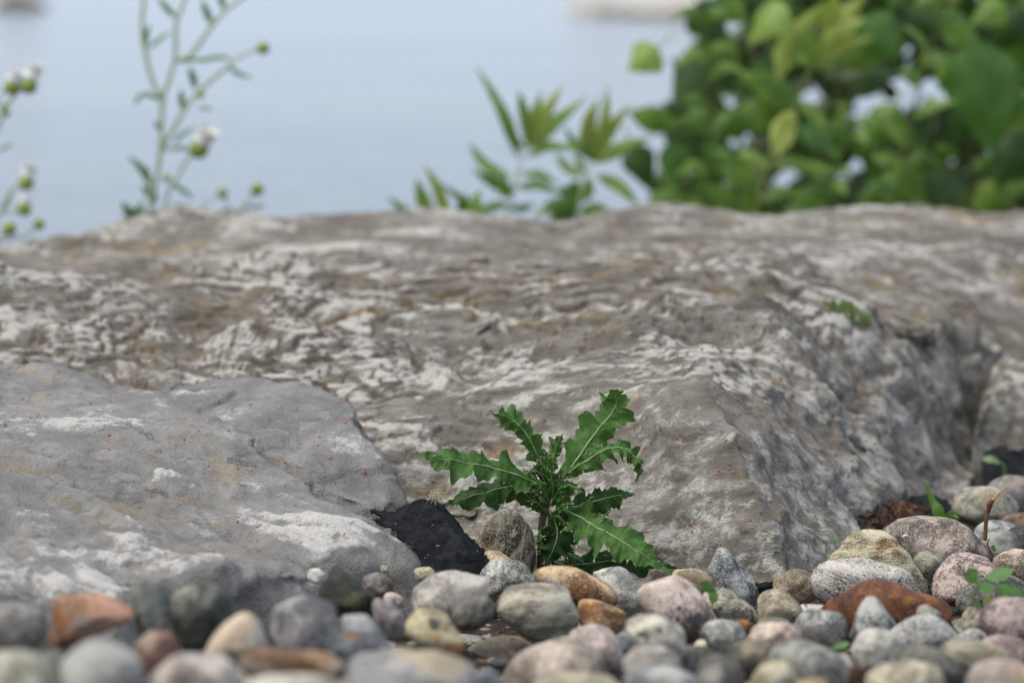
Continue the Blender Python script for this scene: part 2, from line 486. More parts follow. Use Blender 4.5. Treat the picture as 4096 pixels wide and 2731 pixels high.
# ------------------------------------------------------------------ cobbles
def stone_material(c1, c2, c3, stretch=1.0, rot=0.6, speck=.5, low=34.0, accents=(), ext=(.03, .03), gloss=.28, seed=0):
    """c1/c2 ground mass, c3 dark grains (sRGB); accents: (x, z, radius, colour) in fractions of the half extents"""
    n = NT('cobble_stone')
    def tone(c, k=.90):
        g_ = sum(c)/3
        return tuple(k*m_*(g_ + .85*(x-g_)) for x, m_ in zip(c, (1.0, .995, .965)))
    c1, c2, c3 = tone(c1, .76), tone(c2, 1.02), tone(c3, .58)
    accents = [(x, z, r_, tone(c)) for x, z, r_, c in accents]
    r = random.Random(seed)
    src = n.n('ShaderNodeTexCoord').outputs['Object']
    loc = (r.uniform(-5, 5), r.uniform(-5, 5), r.uniform(-5, 5))
    rp = n.coords(rot=(r.uniform(-.4, .4), rot, r.uniform(-.5, .5)), src=src)
    c = n.coords(loc=loc, scale=(1, 1, stretch), src=rp)
    a = n.noise(c, low, 6, .66, .5); b = n.noise(c, 180, 4, .65); g = n.noise(n.coords(loc=loc, scale=(1, 1, 1 + .25*(stretch-1)), src=rp), 620, 4, .72)
    h = n.noise(n.coords(loc=(loc[1], loc[2], loc[0]), src=src), 850, 3, .7)
    fa = n.math('ADD', a, n.math('MULTIPLY', n.math('SUBTRACT', b, .5), .7))
    col = n.mix(n.step(fa, .36, .64), lin(c1), lin(c2))
    for (ax, az, rad, ac) in accents:
        sp = n.n('ShaderNodeSeparateXYZ'); n.l(src, sp.inputs[0])
        dx = n.math('DIVIDE', n.math('SUBTRACT', sp.outputs[0], ax*ext[0]), ext[0])
        dz = n.math('DIVIDE', n.math('SUBTRACT', sp.outputs[2], az*ext[1]), ext[1])
        rr = n.math('SQRT', n.math('ADD', n.math('MULTIPLY', dx, dx), n.math('MULTIPLY', dz, dz)))
        rr = n.math('ADD', rr, n.math('MULTIPLY', n.math('SUBTRACT', fa, .5), 2.6*rad))
        rr = n.math('ADD', rr, n.math('MULTIPLY', n.math('SUBTRACT', n.noise(src, 90, 3), .5), 1.2*rad))
        col = n.mix(n.math('MULTIPLY', n.math('SUBTRACT', 1.0, n.step(rr, rad*.55, rad*1.25)), .9), col, lin(ac))
    gm = n.math('ADD', g, n.math('MULTIPLY', n.math('SUBTRACT', .5, a), .75))
    gm = n.math('ADD', gm, n.math('MULTIPLY', n.math('SUBTRACT', b, .5), .35))
    col = n.mix(n.math('MULTIPLY', n.step(gm, .49, .59), min(1, speck*1.15)), col, lin(c3))
    lite = tuple(min(255, x*1.18 + 14) for x in c2)
    col = n.mix(n.math('MULTIPLY', n.step(h, .55, .66), .75*speck), col, lin(lite))
    nb = n.bump(a, .4, .005)
    nb = n.bump(b, .5, .0022, nb)
    nb = n.bump(g, .5, .0009, nb)
    n.bsdf(col, .78, gloss, nb)
    return n.m

def outline_radius(spec):
    """spec: ('e', a, b, rot) or list of photo points; returns centre and r(theta) in photo pixels"""
    th = np.linspace(0, 2*math.pi, 361)
    if isinstance(spec, tuple):
        _, cu, cv, a, b, rot = spec
        p = np.radians(rot)
        ct, st = np.cos(th - p), np.sin(th - p)
        r = (np.abs(ct/a)**2.35 + np.abs(st/b)**2.35)**(-1/2.35)
        return cu, cv, th, r
    pts = np.array(spec, float)
    cu, cv = (pts.max(0) + pts.min(0))/2
    # closed Catmull-Rom through the points
    k = len(pts); cur = []
    for i in range(k):
        p0, p1, p2, p3 = pts[i-1], pts[i], pts[(i+1) % k], pts[(i+2) % k]
        for t in np.linspace(0, 1, 24, endpoint=False):
            cur.append(.5*((2*p1) + (p2-p0)*t + (2*p0-5*p1+4*p2-p3)*t*t + (3*p1-p0-3*p2+p3)*t**3))
    cur = np.array(cur) - (cu, cv)
    ang = np.arctan2(-cur[:, 1], cur[:, 0]); rad = np.hypot(cur[:, 0], cur[:, 1])
    o = np.argsort(ang); ang, rad = ang[o], rad[o]
    r = np.interp(np.mod(th + math.pi, 2*math.pi) - math.pi, ang, rad, period=2*math.pi)
    for _ in range(3):
        q = r[:-1]; q = (np.roll(q, 1) + 2*q + np.roll(q, -1))/4; r = np.append(q, q[0])
    return cu, cv, th, r

STONES = []
def stone(label, spec, colours, d=None, thick=.85, rough=.07, angular=0.17, **mk):
    i = len(STONES)
    cu, cv, th, r = outline_radius(spec)
    low_v = cv + .55*(-(r*np.sin(th))).max()
    if d is None:
        d = depth_at(cu, low_v)
    ctr = P(cu, cv, d)
    s = px(d)
    N, M = 48, 26
    tt = np.linspace(0, 2*math.pi, N, endpoint=False)
    R = np.interp(tt, th, r)*s
    A = float((np.interp(0, th, r) + np.interp(math.pi, th, r))/2*s); B = float((np.interp(math.pi/2, th, r) + np.interp(1.5*math.pi, th, r))/2*s)
    c = thick*min(max(A, B), 1.25*min(A, B))
    ph = np.linspace(-math.pi/2, math.pi/2, M+1)[1:-1]
    pe = .86
    rad = np.cos(ph)**pe
    dep = np.sign(np.sin(ph))*np.abs(np.sin(ph))**(.95)*c
    cp, sp = math.cos(PITCH), math.sin(PITCH)
    Rm = R.mean()
    mixr = (rad**.35)[:, None]                      # outline rounds off towards front and back
    RR = rad[:, None]*(R[None]*mixr + (Rm*.55 + R[None]*.45)*(1-mixr))
    ix = RR*np.cos(tt)[None]; iy = RR*np.sin(tt)[None]; iz = np.repeat(dep[:, None], N, 1)
    V = np.stack([ix, iz*cp + iy*sp, -iz*sp + iy*cp], -1).reshape(-1, 3)
    poles = np.array([[0, -c*cp, c*sp], [0, c*cp, -c*sp]])
    V = np.concatenate([V, poles])
    sc = 1/max(A, B)
    ox = 7.7*i
    nn = fbm(V[:, 0]*sc*1.1 + ox, V[:, 1]*sc*1.1, V[:, 2]*sc*1.1, 3, .5)
    fr = 1 - np.abs(np.sin(np.arctan2(V[:, 1], np.hypot(V[:, 0], V[:, 2]))))*.0
    V = V*(1 + rough*1.6*nn*fr)[:, None]
    if angular:
        rr = random.Random(i*13+5)
        for _ in range(7):
            q = Vector((rr.uniform(-1, 1), rr.uniform(-1, .2), rr.uniform(-.3, 1))).normalized()
            qn = np.array(q); dots = V @ qn; lim = dots.max()*(1-angular*rr.uniform(.5, 1))
            V = V - np.outer(np.maximum(dots-lim, 0)*.85, qn)
    idx = np.arange((M-1)*N).reshape(M-1, N)
    faces = []
    for a in range(M-2):
        for b in range(N):
            faces.append((idx[a, b], idx[a, (b+1) % N], idx[a+1, (b+1) % N], idx[a+1, b]))
    f0, f1 = (M-1)*N, (M-1)*N+1
    for b in range(N):
        faces.append((f0, idx[0, (b+1) % N], idx[0, b])); faces.append((f1, idx[M-2, b], idx[M-2, (b+1) % N]))
    m = stone_material(*colours, ext=(A, B), seed=i, **mk)
    o = mesh_obj('cobble', V, [tuple(int(x) for x in f) for f in faces], m, loc=ctr)
    tag(o, label, 'stone', 'cobbles at the foot of the rocks')
    STONES.append((o, ctr, max(A, B)))
    return o
def E(cu, cv, a, b, rot=0): return ('e', cu, cv, a, b, rot)

GREY = ((128, 126, 124), (168, 165, 160), (74, 72, 72))
LGREY = ((158, 154, 149), (196, 191, 184), (92, 89, 88))
DGREY = ((86, 84, 82), (122, 118, 113), (48, 46, 46))
PINK = ((176, 144, 132), (206, 182, 170), (104, 92, 90))
TAN = ((160, 142, 116), (198, 180, 152), (86, 76, 66))
MAUVE = ((138, 126, 126), (172, 160, 156), (84, 78, 80))
RUST = ((120, 62, 30), (160, 96, 52), (62, 34, 22))
SLATE = ((92, 98, 106), (124, 128, 134), (60, 64, 70))

# --- bottom left corner
stone('angular orange stone lying on the grey slab at the far left', [(204, 2397), (335, 2368), (424, 2374), (478, 2410), (555, 2445), (523, 2486), (383, 2537), (287, 2575), (223, 2604), (172, 2579), (204, 2492)],
      ((178, 128, 92), (190, 142, 118), (120, 84, 62)), angular=.22, low=22, speck=.3, accents=((0, .15, .45, (158, 138, 128)), (-.75, .35, .3, (186, 108, 62))))
stone('smooth plain grey dome below the orange stone', E(400, 2735, 180, 188), ((146, 144, 142), (164, 162, 158), (116, 112, 110)), speck=.2, rough=.015, low=14)
stone('pale beige stone in the bottom left corner', E(55, 2760, 180, 170), ((170, 166, 148), (184, 178, 160), (140, 132, 118)), speck=.2, rough=.02)
stone('mauve grey stone at the left edge above the beige corner stone', E(40, 2510, 150, 105), ((146, 140, 136), (164, 158, 152), (120, 114, 112)), speck=.25, low=18)
stone('small dark wedge between the beige corner stone and the grey dome', E(212, 2655, 52, 62), DGREY, speck=.3)
stone('red brown stone right of the plain grey dome', E(628, 2612, 98, 92), ((128, 90, 78), (146, 106, 92), (92, 66, 60)), speck=.25, accents=((-.4, .75, .5, (176, 160, 138)),))
stone('green grey upright block behind the red brown stone', [(520, 2350), (575, 2312), (640, 2318), (690, 2370), (715, 2480), (725, 2580), (640, 2600), (560, 2560), (530, 2450)],
      ((128, 130, 124), (158, 158, 146), (92, 98, 100)), low=22, angular=.1, accents=((.15, .45, .4, (108, 116, 120)),))
stone('black mossy block with a pale upper corner in the left foreground', [(690, 2380), (720, 2310), (800, 2320), (900, 2350), (935, 2440), (920, 2540), (840, 2600), (730, 2600), (695, 2500)],
      ((58, 60, 54), (84, 86, 78), (34, 36, 32)), angular=.25, rough=.07, speck=.6, accents=((-.75, .7, .55, (168, 166, 150)), (.3, .6, .3, (120, 120, 114))))
stone('pale pink and grey stone at the bottom beside the grey dome', E(785, 2735, 205, 135, -4), ((192, 168, 160), (206, 194, 186), (140, 134, 138)), low=24, speck=.35)
stone('peach peaked stone with a white right flank', [(952, 2450), (1010, 2455), (1050, 2510), (1070, 2570), (1060, 2640), (940, 2670), (830, 2640), (825, 2580), (870, 2510)],
      ((184, 150, 126), (198, 174, 150), (140, 116, 104)), low=20, speck=.25, angular=.12, accents=((.75, .3, .4, (204, 200, 192)), (-.3, -.5, .4, (150, 142, 130))))
stone('mauve speckled granite block right of the peach peaked stone', [(1100, 2415), (1170, 2388), (1230, 2378), (1300, 2395), (1345, 2440), (1360, 2520), (1400, 2600), (1330, 2650), (1150, 2620), (1080, 2540), (1075, 2470)],
      ((140, 136, 140), (170, 164, 164), (96, 94, 104)), low=40, speck=.6)
stone('small dark blue grey piece below the mauve granite block', E(1378, 2618, 78, 60), SLATE, speck=.3)  # dark blue grey ellipsoid tucked in below the block
stone('flat rust brown stone with a cream right end', E(1172, 2665, 222, 80, -3), ((150, 112, 84), (168, 132, 104), (116, 82, 64)), low=18, speck=.25,
      accents=((.85, 0, .4, (190, 180, 158)), (.35, .25, .32, (160, 112, 58)), (-.75, .2, .3, (166, 150, 136))))
stone('pale stone cut by the bottom edge below the rust brown stone', E(1180, 2795, 240, 105), ((182, 176, 162), (198, 192, 178), (150, 144, 136)), speck=.2, low=20)
stone('blue grey flake with a peach left side', [(1355, 2475), (1390, 2462), (1470, 2462), (1525, 2530), (1570, 2610), (1440, 2640), (1395, 2590)], ((130, 134, 144), (152, 152, 156), (100, 102, 112)),
      speck=.25, low=18, accents=((-.75, .1, .5, (206, 160, 132)), (.1, -.8, .5, (190, 156, 136))))
stone('black block with olive moss at the foot of the grey slab', [(1245, 2390), (1290, 2320), (1340, 2260), (1400, 2290), (1450, 2345), (1510, 2390), (1500, 2460), (1400, 2490), (1320, 2460)],
      ((40, 42, 38), (64, 66, 56), (24, 26, 24)), angular=.3, rough=.09, speck=.5, accents=((.35, .0, .35, (104, 108, 70)),))
stone('grey brown stone resting on the black mossy block', E(1512, 2338, 66, 48, -12), ((118, 110, 106), (138, 130, 124), (88, 82, 80)), speck=.3)
stone('little white chip at the edge of the grey slab', E(1265, 2302, 38, 32, -20), ((206, 198, 192), (216, 210, 204), (180, 172, 166)), d=2.11, speck=.1)
stone('yellowish crumb at the tip of the grey slab', E(1697, 2297, 50, 30, 5), ((164, 154, 124), (190, 180, 146), (120, 110, 90)), rough=.12, d=2.17)
stone('tiny cream chip left of the yellowish crumb', E(1538, 2276, 17, 17), ((190, 182, 152), (200, 192, 164), (150, 140, 118)), d=2.16, speck=.1)
# --- centre foreground
stone('purple grey angular stone left of the orange tipped stone', [(1488, 2405), (1510, 2388), (1570, 2420), (1612, 2450), (1628, 2520), (1605, 2560), (1560, 2572), (1525, 2530), (1495, 2470)],
      ((132, 122, 122), (150, 140, 138), (100, 92, 94)), angular=.15, speck=.3, low=22)
stone('small pink chip above the purple grey stone', E(1574, 2404, 44, 32, -25), ((172, 150, 150), (190, 172, 168), (130, 112, 112)), speck=.3)
stone('lavender grey block with beige front left of the striped stone', [(1622, 2405), (1640, 2340), (1700, 2308), (1800, 2280), (1880, 2288), (1955, 2310), (1970, 2370), (1930, 2430), (1830, 2490), (1700, 2460), (1640, 2435)],
      ((164, 156, 154), (192, 182, 174), (122, 116, 116)), low=20, speck=.3, accents=((-.35, -.5, .4, (150, 138, 116)), (.5, 0, .4, (202, 176, 164))))
stone('dark olive grey stone under the lavender block', E(1893, 2452, 92, 66, 28), ((104, 100, 90), (126, 122, 110), (72, 70, 64)), low=40, stretch=3, speck=.3)
stone('cream and black stone with a burnt orange tip', [(1613, 2475), (1650, 2437), (1710, 2428), (1770, 2445), (1812, 2490), (1845, 2545), (1875, 2592), (1845, 2628), (1780, 2620), (1700, 2595), (1642, 2555)],
      ((186, 172, 138), (204, 190, 150), (90, 84, 74)), low=30, speck=.45, accents=((.85, -.75, .6, (176, 92, 34)), (-.02, .55, .26, (58, 60, 68)), (.1, .05, .22, (208, 170, 98)), (.4, .3, .2, (206, 146, 76))))
stone('wide blue grey stone with a cream rim at the bottom', E(1642, 2745, 285, 168, -5), ((134, 136, 144), (164, 160, 160), (104, 106, 116)), low=22, speck=.35, accents=((.55, .75, .55, (200, 180, 146)), (.05, .95, .3, (204, 184, 152))))
stone('small smooth blue grey pebble at the bottom edge', E(1945, 2735, 68, 60), ((128, 134, 142), (146, 150, 156), (110, 114, 122)), speck=.1, rough=.01)
stone('speckled grey cobble standing upright beside the thistle stem', [(1904, 2150), (1942, 2075), (1995, 2042), (2044, 2036), (2090, 2053), (2128, 2095), (2145, 2171), (2142, 2250), (2108, 2310), (1985, 2310), (1908, 2240)],
      ((158, 142, 118), (196, 178, 150), (44, 42, 40)), d=2.335, low=46, stretch=2.4, rot=1.2, speck=.85)
stone('tan orange dome behind the grey speckled pebble', E(1976, 2275, 112, 72), ((198, 166, 132), (212, 184, 152), (160, 116, 88)), d=2.27, speck=.45, low=40)
stone('grey and white grainy pebble in front of the tan orange dome', E(2024, 2318, 108, 84, -12), ((172, 170, 164), (204, 200, 194), (110, 104, 102)), d=2.21, speck=.7, low=60)
stone('rust and cream mottled stone in front of the thistle', [(2118, 2300), (2160, 2270), (2230, 2257), (2300, 2260), (2350, 2285), (2430, 2330), (2477, 2370), (2478, 2402), (2450, 2430), (2330, 2425), (2200, 2380)],
      ((186, 146, 98), (206, 176, 136), (142, 78, 46)), low=36, speck=.7, angular=.08, accents=((.2, .0, .4, (166, 100, 60)), (-.65, .45, .3, (180, 168, 160))))
stone('pale grey granite stone right of the rust mottled one', [(2372, 2300), (2430, 2270), (2480, 2263), (2522, 2288), (2550, 2325), (2575, 2385), (2595, 2450), (2540, 2480), (2470, 2450), (2410, 2350)],
      ((170, 168, 164), (198, 194, 186), (122, 120, 120)), d=2.19, speck=.4, low=50)
stone('big rounded beige grey stone with fine stripes in the middle foreground', [(1960, 2395), (2010, 2350), (2100, 2325), (2190, 2321), (2270, 2350), (2308, 2420), (2312, 2490), (2270, 2545), (2170, 2568), (2080, 2540), (1985, 2460)],
      ((158, 148, 130), (188, 180, 162), (120, 108, 92)), low=30, stretch=3.2, rot=.1, speck=.3, d=2.06)
stone('orange brown stone tucked right of the striped beige stone', [(2312, 2402), (2370, 2393), (2440, 2413), (2497, 2440), (2512, 2492), (2475, 2535), (2440, 2550), (2350, 2530), (2310, 2475)],
      ((164, 114, 72), (192, 152, 106), (112, 72, 50)), low=44, speck=.55, d=2.07, accents=((-.6, .6, .4, (150, 84, 46)),))
stone('tiny blue grey chip between the two rusty stones', E(2378, 2394, 38, 24, -12), ((150, 156, 168), (166, 170, 178), (120, 126, 140)), d=2.12, speck=.1)
stone('pink granite cobble with a black vein', [(2543, 2315), (2600, 2290), (2670, 2284), (2740, 2308), (2802, 2370), (2852, 2450), (2872, 2510), (2840, 2570), (2760, 2580), (2660, 2530), (2580, 2450), (2552, 2375)],
      ((202, 168, 156), (216, 196, 186), (96, 92, 94)), low=34, speck=.35, d=2.10, accents=((.75, -.2, .38, (112, 104, 104)), (.0, .2, .10, (84, 80, 82)), (-.03, -.1, .09, (84, 80, 82)), (.35, -.75, .4, (112, 84, 72)), (-.6, -.4, .3, (206, 152, 132))))
stone('cream stone with black blotches below the pink granite', [(2502, 2505), (2540, 2460), (2610, 2450), (2680, 2478), (2742, 2530), (2774, 2585), (2740, 2630), (2640, 2625), (2535, 2575)],
      ((192, 186, 168), (208, 200, 184), (64, 68, 72)), low=28, speck=.7, accents=((-.6, .25, .2, (66, 70, 74)), (-.02, .5, .17, (62, 66, 70)), (.3, -.4, .16, (72, 76, 80)), (-.45, -.1, .1, (66, 70, 74))))
stone('small dark slate pebble under the blotched cream stone', E(2535, 2568, 92, 46, -6), SLATE, speck=.2, d=1.99)
stone('pink and grey mottled dome in the middle foreground', E(2372, 2615, 128, 112), ((186, 162, 158), (204, 184, 176), (116, 112, 118)), low=44, speck=.6, d=1.93)
stone('broad tan pink stone left of the mottled dome', E(2205, 2695, 220, 142, 14), ((178, 162, 146), (196, 178, 164), (122, 116, 116)), low=30, speck=.5, d=1.86)
stone('olive beige stone cut by the bottom edge at centre', E(2320, 2785, 200, 102), ((158, 146, 122), (172, 160, 136), (124, 114, 98)), low=26, stretch=3, speck=.25, d=1.68)
stone('grey pebble with a red brown seam right of the mottled dome', E(2612, 2655, 128, 84, -8), ((164, 156, 150), (188, 180, 172), (120, 106, 104)), stretch=4, rot=.2, speck=.35, low=30, accents=((.45, -.1, .22, (160, 118, 112)),))
stone('white topped slate stone at the bottom edge', E(2650, 2750, 182, 92, -8), ((112, 116, 120), (140, 142, 142), (76, 80, 86)), low=24, speck=.3, accents=((.2, .75, .6, (198, 194, 188)),), d=1.71)
# --- right of centre
stone('tan pebble with a rusty notch beside the thistle tip', [(2688, 2298), (2730, 2275), (2780, 2270), (2822, 2285), (2858, 2322), (2856, 2352), (2810, 2392), (2750, 2380)],
      ((196, 166, 134), (212, 188, 158), (120, 84, 64)), low=50, speck=.5, d=2.19, accents=((.7, -.2, .3, (158, 104, 74)),))
stone('tall pointed dark grey granite stone leaning left', [(2854, 2186), (2880, 2177), (2905, 2186), (2927, 2215), (2969, 2272), (3017, 2330), (3052, 2370), (3040, 2430), (3013, 2462), (2937, 2415), (2873, 2360), (2827, 2295), (2815, 2266), (2828, 2228), (2846, 2210)],
      ((136, 140, 144), (172, 174, 174), (66, 68, 72)), low=40, speck=.75, d=2.235, thick=.6)
stone('pale speckled stone sloping behind the pink granite', E(2925, 2440, 135, 66, -36), ((168, 160, 142), (194, 186, 168), (76, 72, 68)), low=60, stretch=2, rot=.6, speck=.8, d=2.12)
stone('tan egg shaped cobble with fine dark specks', [(3016, 2425), (3040, 2380), (3080, 2358), (3125, 2360), (3162, 2385), (3207, 2425), (3228, 2455), (3190, 2485), (3120, 2500), (3040, 2492), (3014, 2458)],
      ((170, 154, 126), (196, 182, 152), (74, 68, 60)), low=26, speck=.65, d=2.10)
stone('brown tan stone at the foot of the slab beside the black cloth edge', E(3180, 2352, 98, 74, 10), ((150, 130, 104), (176, 158, 130), (100, 88, 76)), speck=.45, d=2.245)
stone('large grey and white banded cobble behind the rust red stone', [(3230, 2288), (3268, 2251), (3351, 2237), (3459, 2229), (3554, 2256), (3650, 2289), (3708, 2340), (3718, 2385), (3650, 2425), (3450, 2440), (3300, 2430), (3236, 2380)],
      ((142, 140, 138), (196, 188, 180), (58, 58, 60)), low=20, stretch=2.6, rot=-.35, speck=.9, d=2.21, accents=((-.25, -.1, .28, (208, 194, 182)), (.45, .1, .28, (204, 184, 172))))
stone('cream banded cobble with a rust patch on its crown', [(3300, 2245), (3351, 2181), (3421, 2127), (3490, 2116), (3554, 2136), (3630, 2206), (3683, 2270), (3716, 2335), (3710, 2390), (3600, 2400), (3450, 2370), (3330, 2320)],
      ((174, 158, 122), (202, 190, 158), (72, 68, 62)), low=22, stretch=4.5, rot=.15, speck=.6, d=2.30, accents=((.05, .72, .25, (150, 92, 48)), (.35, .55, .12, (164, 108, 56))))
stone('large pinkish grey granite cobble in front of the dead litter', [(3512, 2125), (3567, 2079), (3650, 2068), (3777, 2072), (3872, 2103), (3925, 2149), (3970, 2206), (3980, 2245), (3880, 2310), (3700, 2320), (3560, 2240)],
      ((150, 134, 124), (182, 164, 152), (86, 80, 78)), low=48, speck=.75, d=2.42)
stone('small olive grey cobble wedged behind the banded ones', E(3705, 2275, 62, 76, 15), ((118, 116, 102), (156, 152, 132), (70, 68, 62)), speck=.5, d=2.335, accents=((-.2, .7, .45, (176, 170, 148)),))
stone('round pink granite cobble behind the clover', [(3724, 2345), (3745, 2280), (3790, 2225), (3840, 2209), (3900, 2213), (3962, 2240), (4012, 2295), (4010, 2390), (3930, 2430), (3830, 2430), (3738, 2400)],
      ((168, 140, 134), (198, 174, 166), (84, 78, 78)), low=60, speck=.8, d=2.25)
stone('black and white speckled cobble under the clover leaves', E(3990, 2398, 168, 100, 4), ((84, 82, 80), (128, 124, 118), (34, 34, 36)), low=70, speck=.9, d=2.17)
stone('pinkish tan cobble at the right edge above the clover', E(4075, 2268, 104, 76), ((170, 148, 128), (196, 174, 154), (96, 84, 74)), low=60, speck=.6, d=2.29, accents=((.3, .35, .28, (120, 104, 82)),))
stone('long rust red stone with a dark glossy face', [(3288, 2432), (3351, 2372), (3427, 2321), (3503, 2308), (3580, 2323), (3681, 2365), (3777, 2397), (3848, 2437), (3846, 2476), (3812, 2505), (3680, 2535), (3430, 2560), (3350, 2510)],
      ((104, 52, 26), (138, 78, 38), (58, 32, 22)), low=26, speck=.55, d=2.10, gloss=.4, accents=((.2, .5, .13, (180, 112, 48)), (-.35, .3, .3, (146, 84, 38))))
stone('small pointed grey stone in front of the rust red one', [(3400, 2560), (3421, 2461), (3440, 2397), (3478, 2382), (3516, 2397), (3555, 2448), (3588, 2490), (3590, 2580), (3480, 2610)],
      ((136, 138, 138), (172, 172, 168), (76, 78, 82)), low=50, speck=.75, d=2.02, thick=.7)
stone('small grey knob resting against the rust red stone', E(3716, 2460, 52, 44, -25), ((140, 138, 130), (176, 172, 162), (78, 76, 74)), speck=.6, d=2.055)
stone('large light grey granite cobble below the rust red stone', [(3540, 2560), (3580, 2500), (3630, 2468), (3695, 2447), (3755, 2465), (3805, 2510), (3840, 2555), (3855, 2600), (3740, 2640), (3600, 2630)],
      ((152, 148, 148), (188, 184, 180), (88, 86, 90)), low=46, speck=.75, d=1.985)
stone('pale blunt stone standing left of the dark olive one', [(3396, 2570), (3430, 2520), (3520, 2509), (3595, 2540), (3628, 2600), (3590, 2690), (3500, 2735), (3430, 2690), (3402, 2625)],
      ((172, 168, 158), (190, 186, 176), (132, 128, 126)), low=40, speck=.45, d=1.92)
stone('round salt and pepper grey cobble left of the small green leaf', E(3286, 2518, 120, 86, -4), ((138, 138, 138), (176, 174, 170), (74, 74, 78)), low=60, speck=.8, d=2.03, accents=((.35, -.45, .35, (186, 174, 152)),))
stone('smooth dark brown grey pebble in front of the salt and pepper cobble', E(3257, 2570, 78, 68, -15), ((86, 82, 80), (106, 100, 96), (66, 64, 66)), speck=.2, rough=.015, d=1.95)
stone('plain pink cobble in the right foreground', E(3097, 2566, 124, 82, 2), ((198, 170, 156), (210, 188, 174), (170, 136, 126)), low=50, speck=.4, rough=.015, d=1.95)
stone('olive cream pebble peeping out behind the plain pink cobble', E(3096, 2504, 76, 38), ((160, 152, 126), (184, 178, 152), (112, 106, 88)), speck=.4, d=2.03)
stone('small speckled white pebble below the rust red stone tip', E(3250, 2452, 76, 40, -4), ((174, 168, 156), (200, 194, 182), (64, 60, 58)), low=80, speck=.8, d=2.13)
stone('white grey stone with a black left face', E(2896, 2550, 96, 76, -6), ((150, 148, 144), (184, 182, 178), (88, 88, 88)), low=30, speck=.5, d=1.99, accents=((-.9, -.3, .5, (58, 58, 58)), (-.1, .6, .4, (196, 194, 190))))
stone('large plain green grey cobble at the bottom right of centre', E(3228, 2692, 172, 138, -14), ((132, 132, 126), (158, 156, 148), (98, 98, 96)), low=70, speck=.5, rough=.02, d=1.81)
stone('dark olive stone with a tan crown left of the green grey cobble', E(3000, 2642, 106, 84), ((92, 88, 80), (116, 110, 98), (60, 58, 54)), low=30, speck=.4, d=1.86, accents=((.5, .5, .35, (160, 138, 102)), (-.1, .75, .3, (168, 152, 120))))
stone('smooth dark grey stone below the white grey one', E(2790, 2656, 122, 78, -6), ((96, 94, 94), (116, 112, 110), (78, 76, 78)), speck=.2, rough=.015, d=1.88)
stone('dark stone with a white splash at the bottom edge', E(2882, 2722, 104, 104), ((94, 90, 86), (116, 110, 104), (62, 60, 58)), low=30, speck=.4, d=1.76, accents=((-.35, .3, .42, (176, 170, 162)),))
stone('tan cream mottled stone at the bottom edge below the olive one', E(3102, 2732, 116, 92), ((160, 146, 118), (186, 174, 146), (118, 106, 88)), low=34, speck=.45, d=1.755, accents=((.2, .6, .3, (188, 188, 184)),))
stone('orange tan sliver at the bottom edge below the green grey cobble', E(3255, 2760, 84, 52), ((184, 150, 112), (198, 170, 136), (140, 112, 86)), speck=.25, d=1.69)
stone('brown and white wedge beside the pale blunt stone', E(3388, 2705, 66, 96, 20), ((96, 66, 46), (118, 84, 60), (66, 46, 36)), speck=.3, d=1.84, accents=((-.2, .85, .45, (196, 190, 180)), (-.7, -.1, .4, (172, 162, 146))))
stone('long dark olive grey stone with one pink spot', [(3553, 2625), (3600, 2580), (3680, 2569), (3765, 2600), (3835, 2650), (3875, 2715), (3850, 2780), (3720, 2745), (3590, 2680)],
      ((94, 92, 84), (118, 114, 104), (66, 64, 60)), low=40, speck=.4, d=1.83, rough=.02, accents=((.12, .32, .12, (176, 140, 124)),))
stone('olive tan banded stone behind the long dark one', E(3893, 2630, 160, 72, -4), ((132, 126, 106), (160, 152, 130), (96, 92, 80)), low=30, stretch=4, rot=.1, speck=.4, d=1.90, accents=((.5, .4, .22, (180, 146, 96)),))
stone('pink stone at the right edge behind the banded one', E(4015, 2620, 104, 86), ((186, 158, 148), (200, 176, 166), (140, 118, 118)), speck=.4, d=1.95)
stone('small white speckled pebble above the olive banded stone', E(3886, 2562, 68, 48), ((176, 170, 166), (200, 194, 188), (104, 98, 98)), low=70, speck=.7, d=2.0)
stone('cream speckled egg between the rust red and the purple stones', E(3906, 2494, 58, 70, 10), ((176, 160, 136), (198, 184, 160), (82, 78, 74)), low=60, speck=.7, d=2.06)
stone('large purple grey stone at the right edge below the clover', E(4062, 2496, 146, 112, -6), ((140, 120, 118), (170, 150, 146), (92, 78, 80)), low=44, speck=.6, d=2.04, accents=((-.55, -.35, .4, (92, 76, 70)),))
stone('cream cobble with brown blotches at the bottom right', E(3622, 2745, 160, 104), ((184, 170, 142), (204, 192, 168), (122, 108, 96)), low=40, speck=.6, d=1.72)
stone('pale pink grey stone in the bottom right corner', E(4025, 2750, 176, 112, -4), ((178, 160, 152), (194, 178, 168), (132, 124, 126)), low=30, speck=.35, d=1.73, accents=((.3, .7, .25, (196, 160, 130)),))
# --- far right
stone('pale tan and grey cobble at the far right behind the grass blade', E(3942, 2030, 136, 88, -8), ((150, 148, 136), (178, 172, 156), (104, 102, 96)), low=40, speck=.5, d=2.60, accents=((0, .6, .35, (190, 168, 132)),))
stone('grey pink cobble at the far right edge under the dark hollow', E(4055, 1982, 114, 80), ((136, 132, 130), (164, 158, 154), (96, 94, 96)), low=34, speck=.45, d=2.70, accents=((.1, .7, .3, (182, 160, 152)),))
stone('grey white pebble behind the brown stalk', E(3992, 2132, 100, 52), ((144, 146, 146), (182, 182, 178), (86, 88, 92)), speck=.6, d=2.50)
stone('plain grey cobble at the foot of the brown stalk', E(4006, 2196, 84, 76, -20), ((132, 130, 124), (152, 150, 142), (100, 98, 94)), speck=.35, d=2.43)
stone('dark stone at the right edge beside the grey cobble', E(4078, 2160, 54, 56), DGREY, speck=.4, d=2.47)
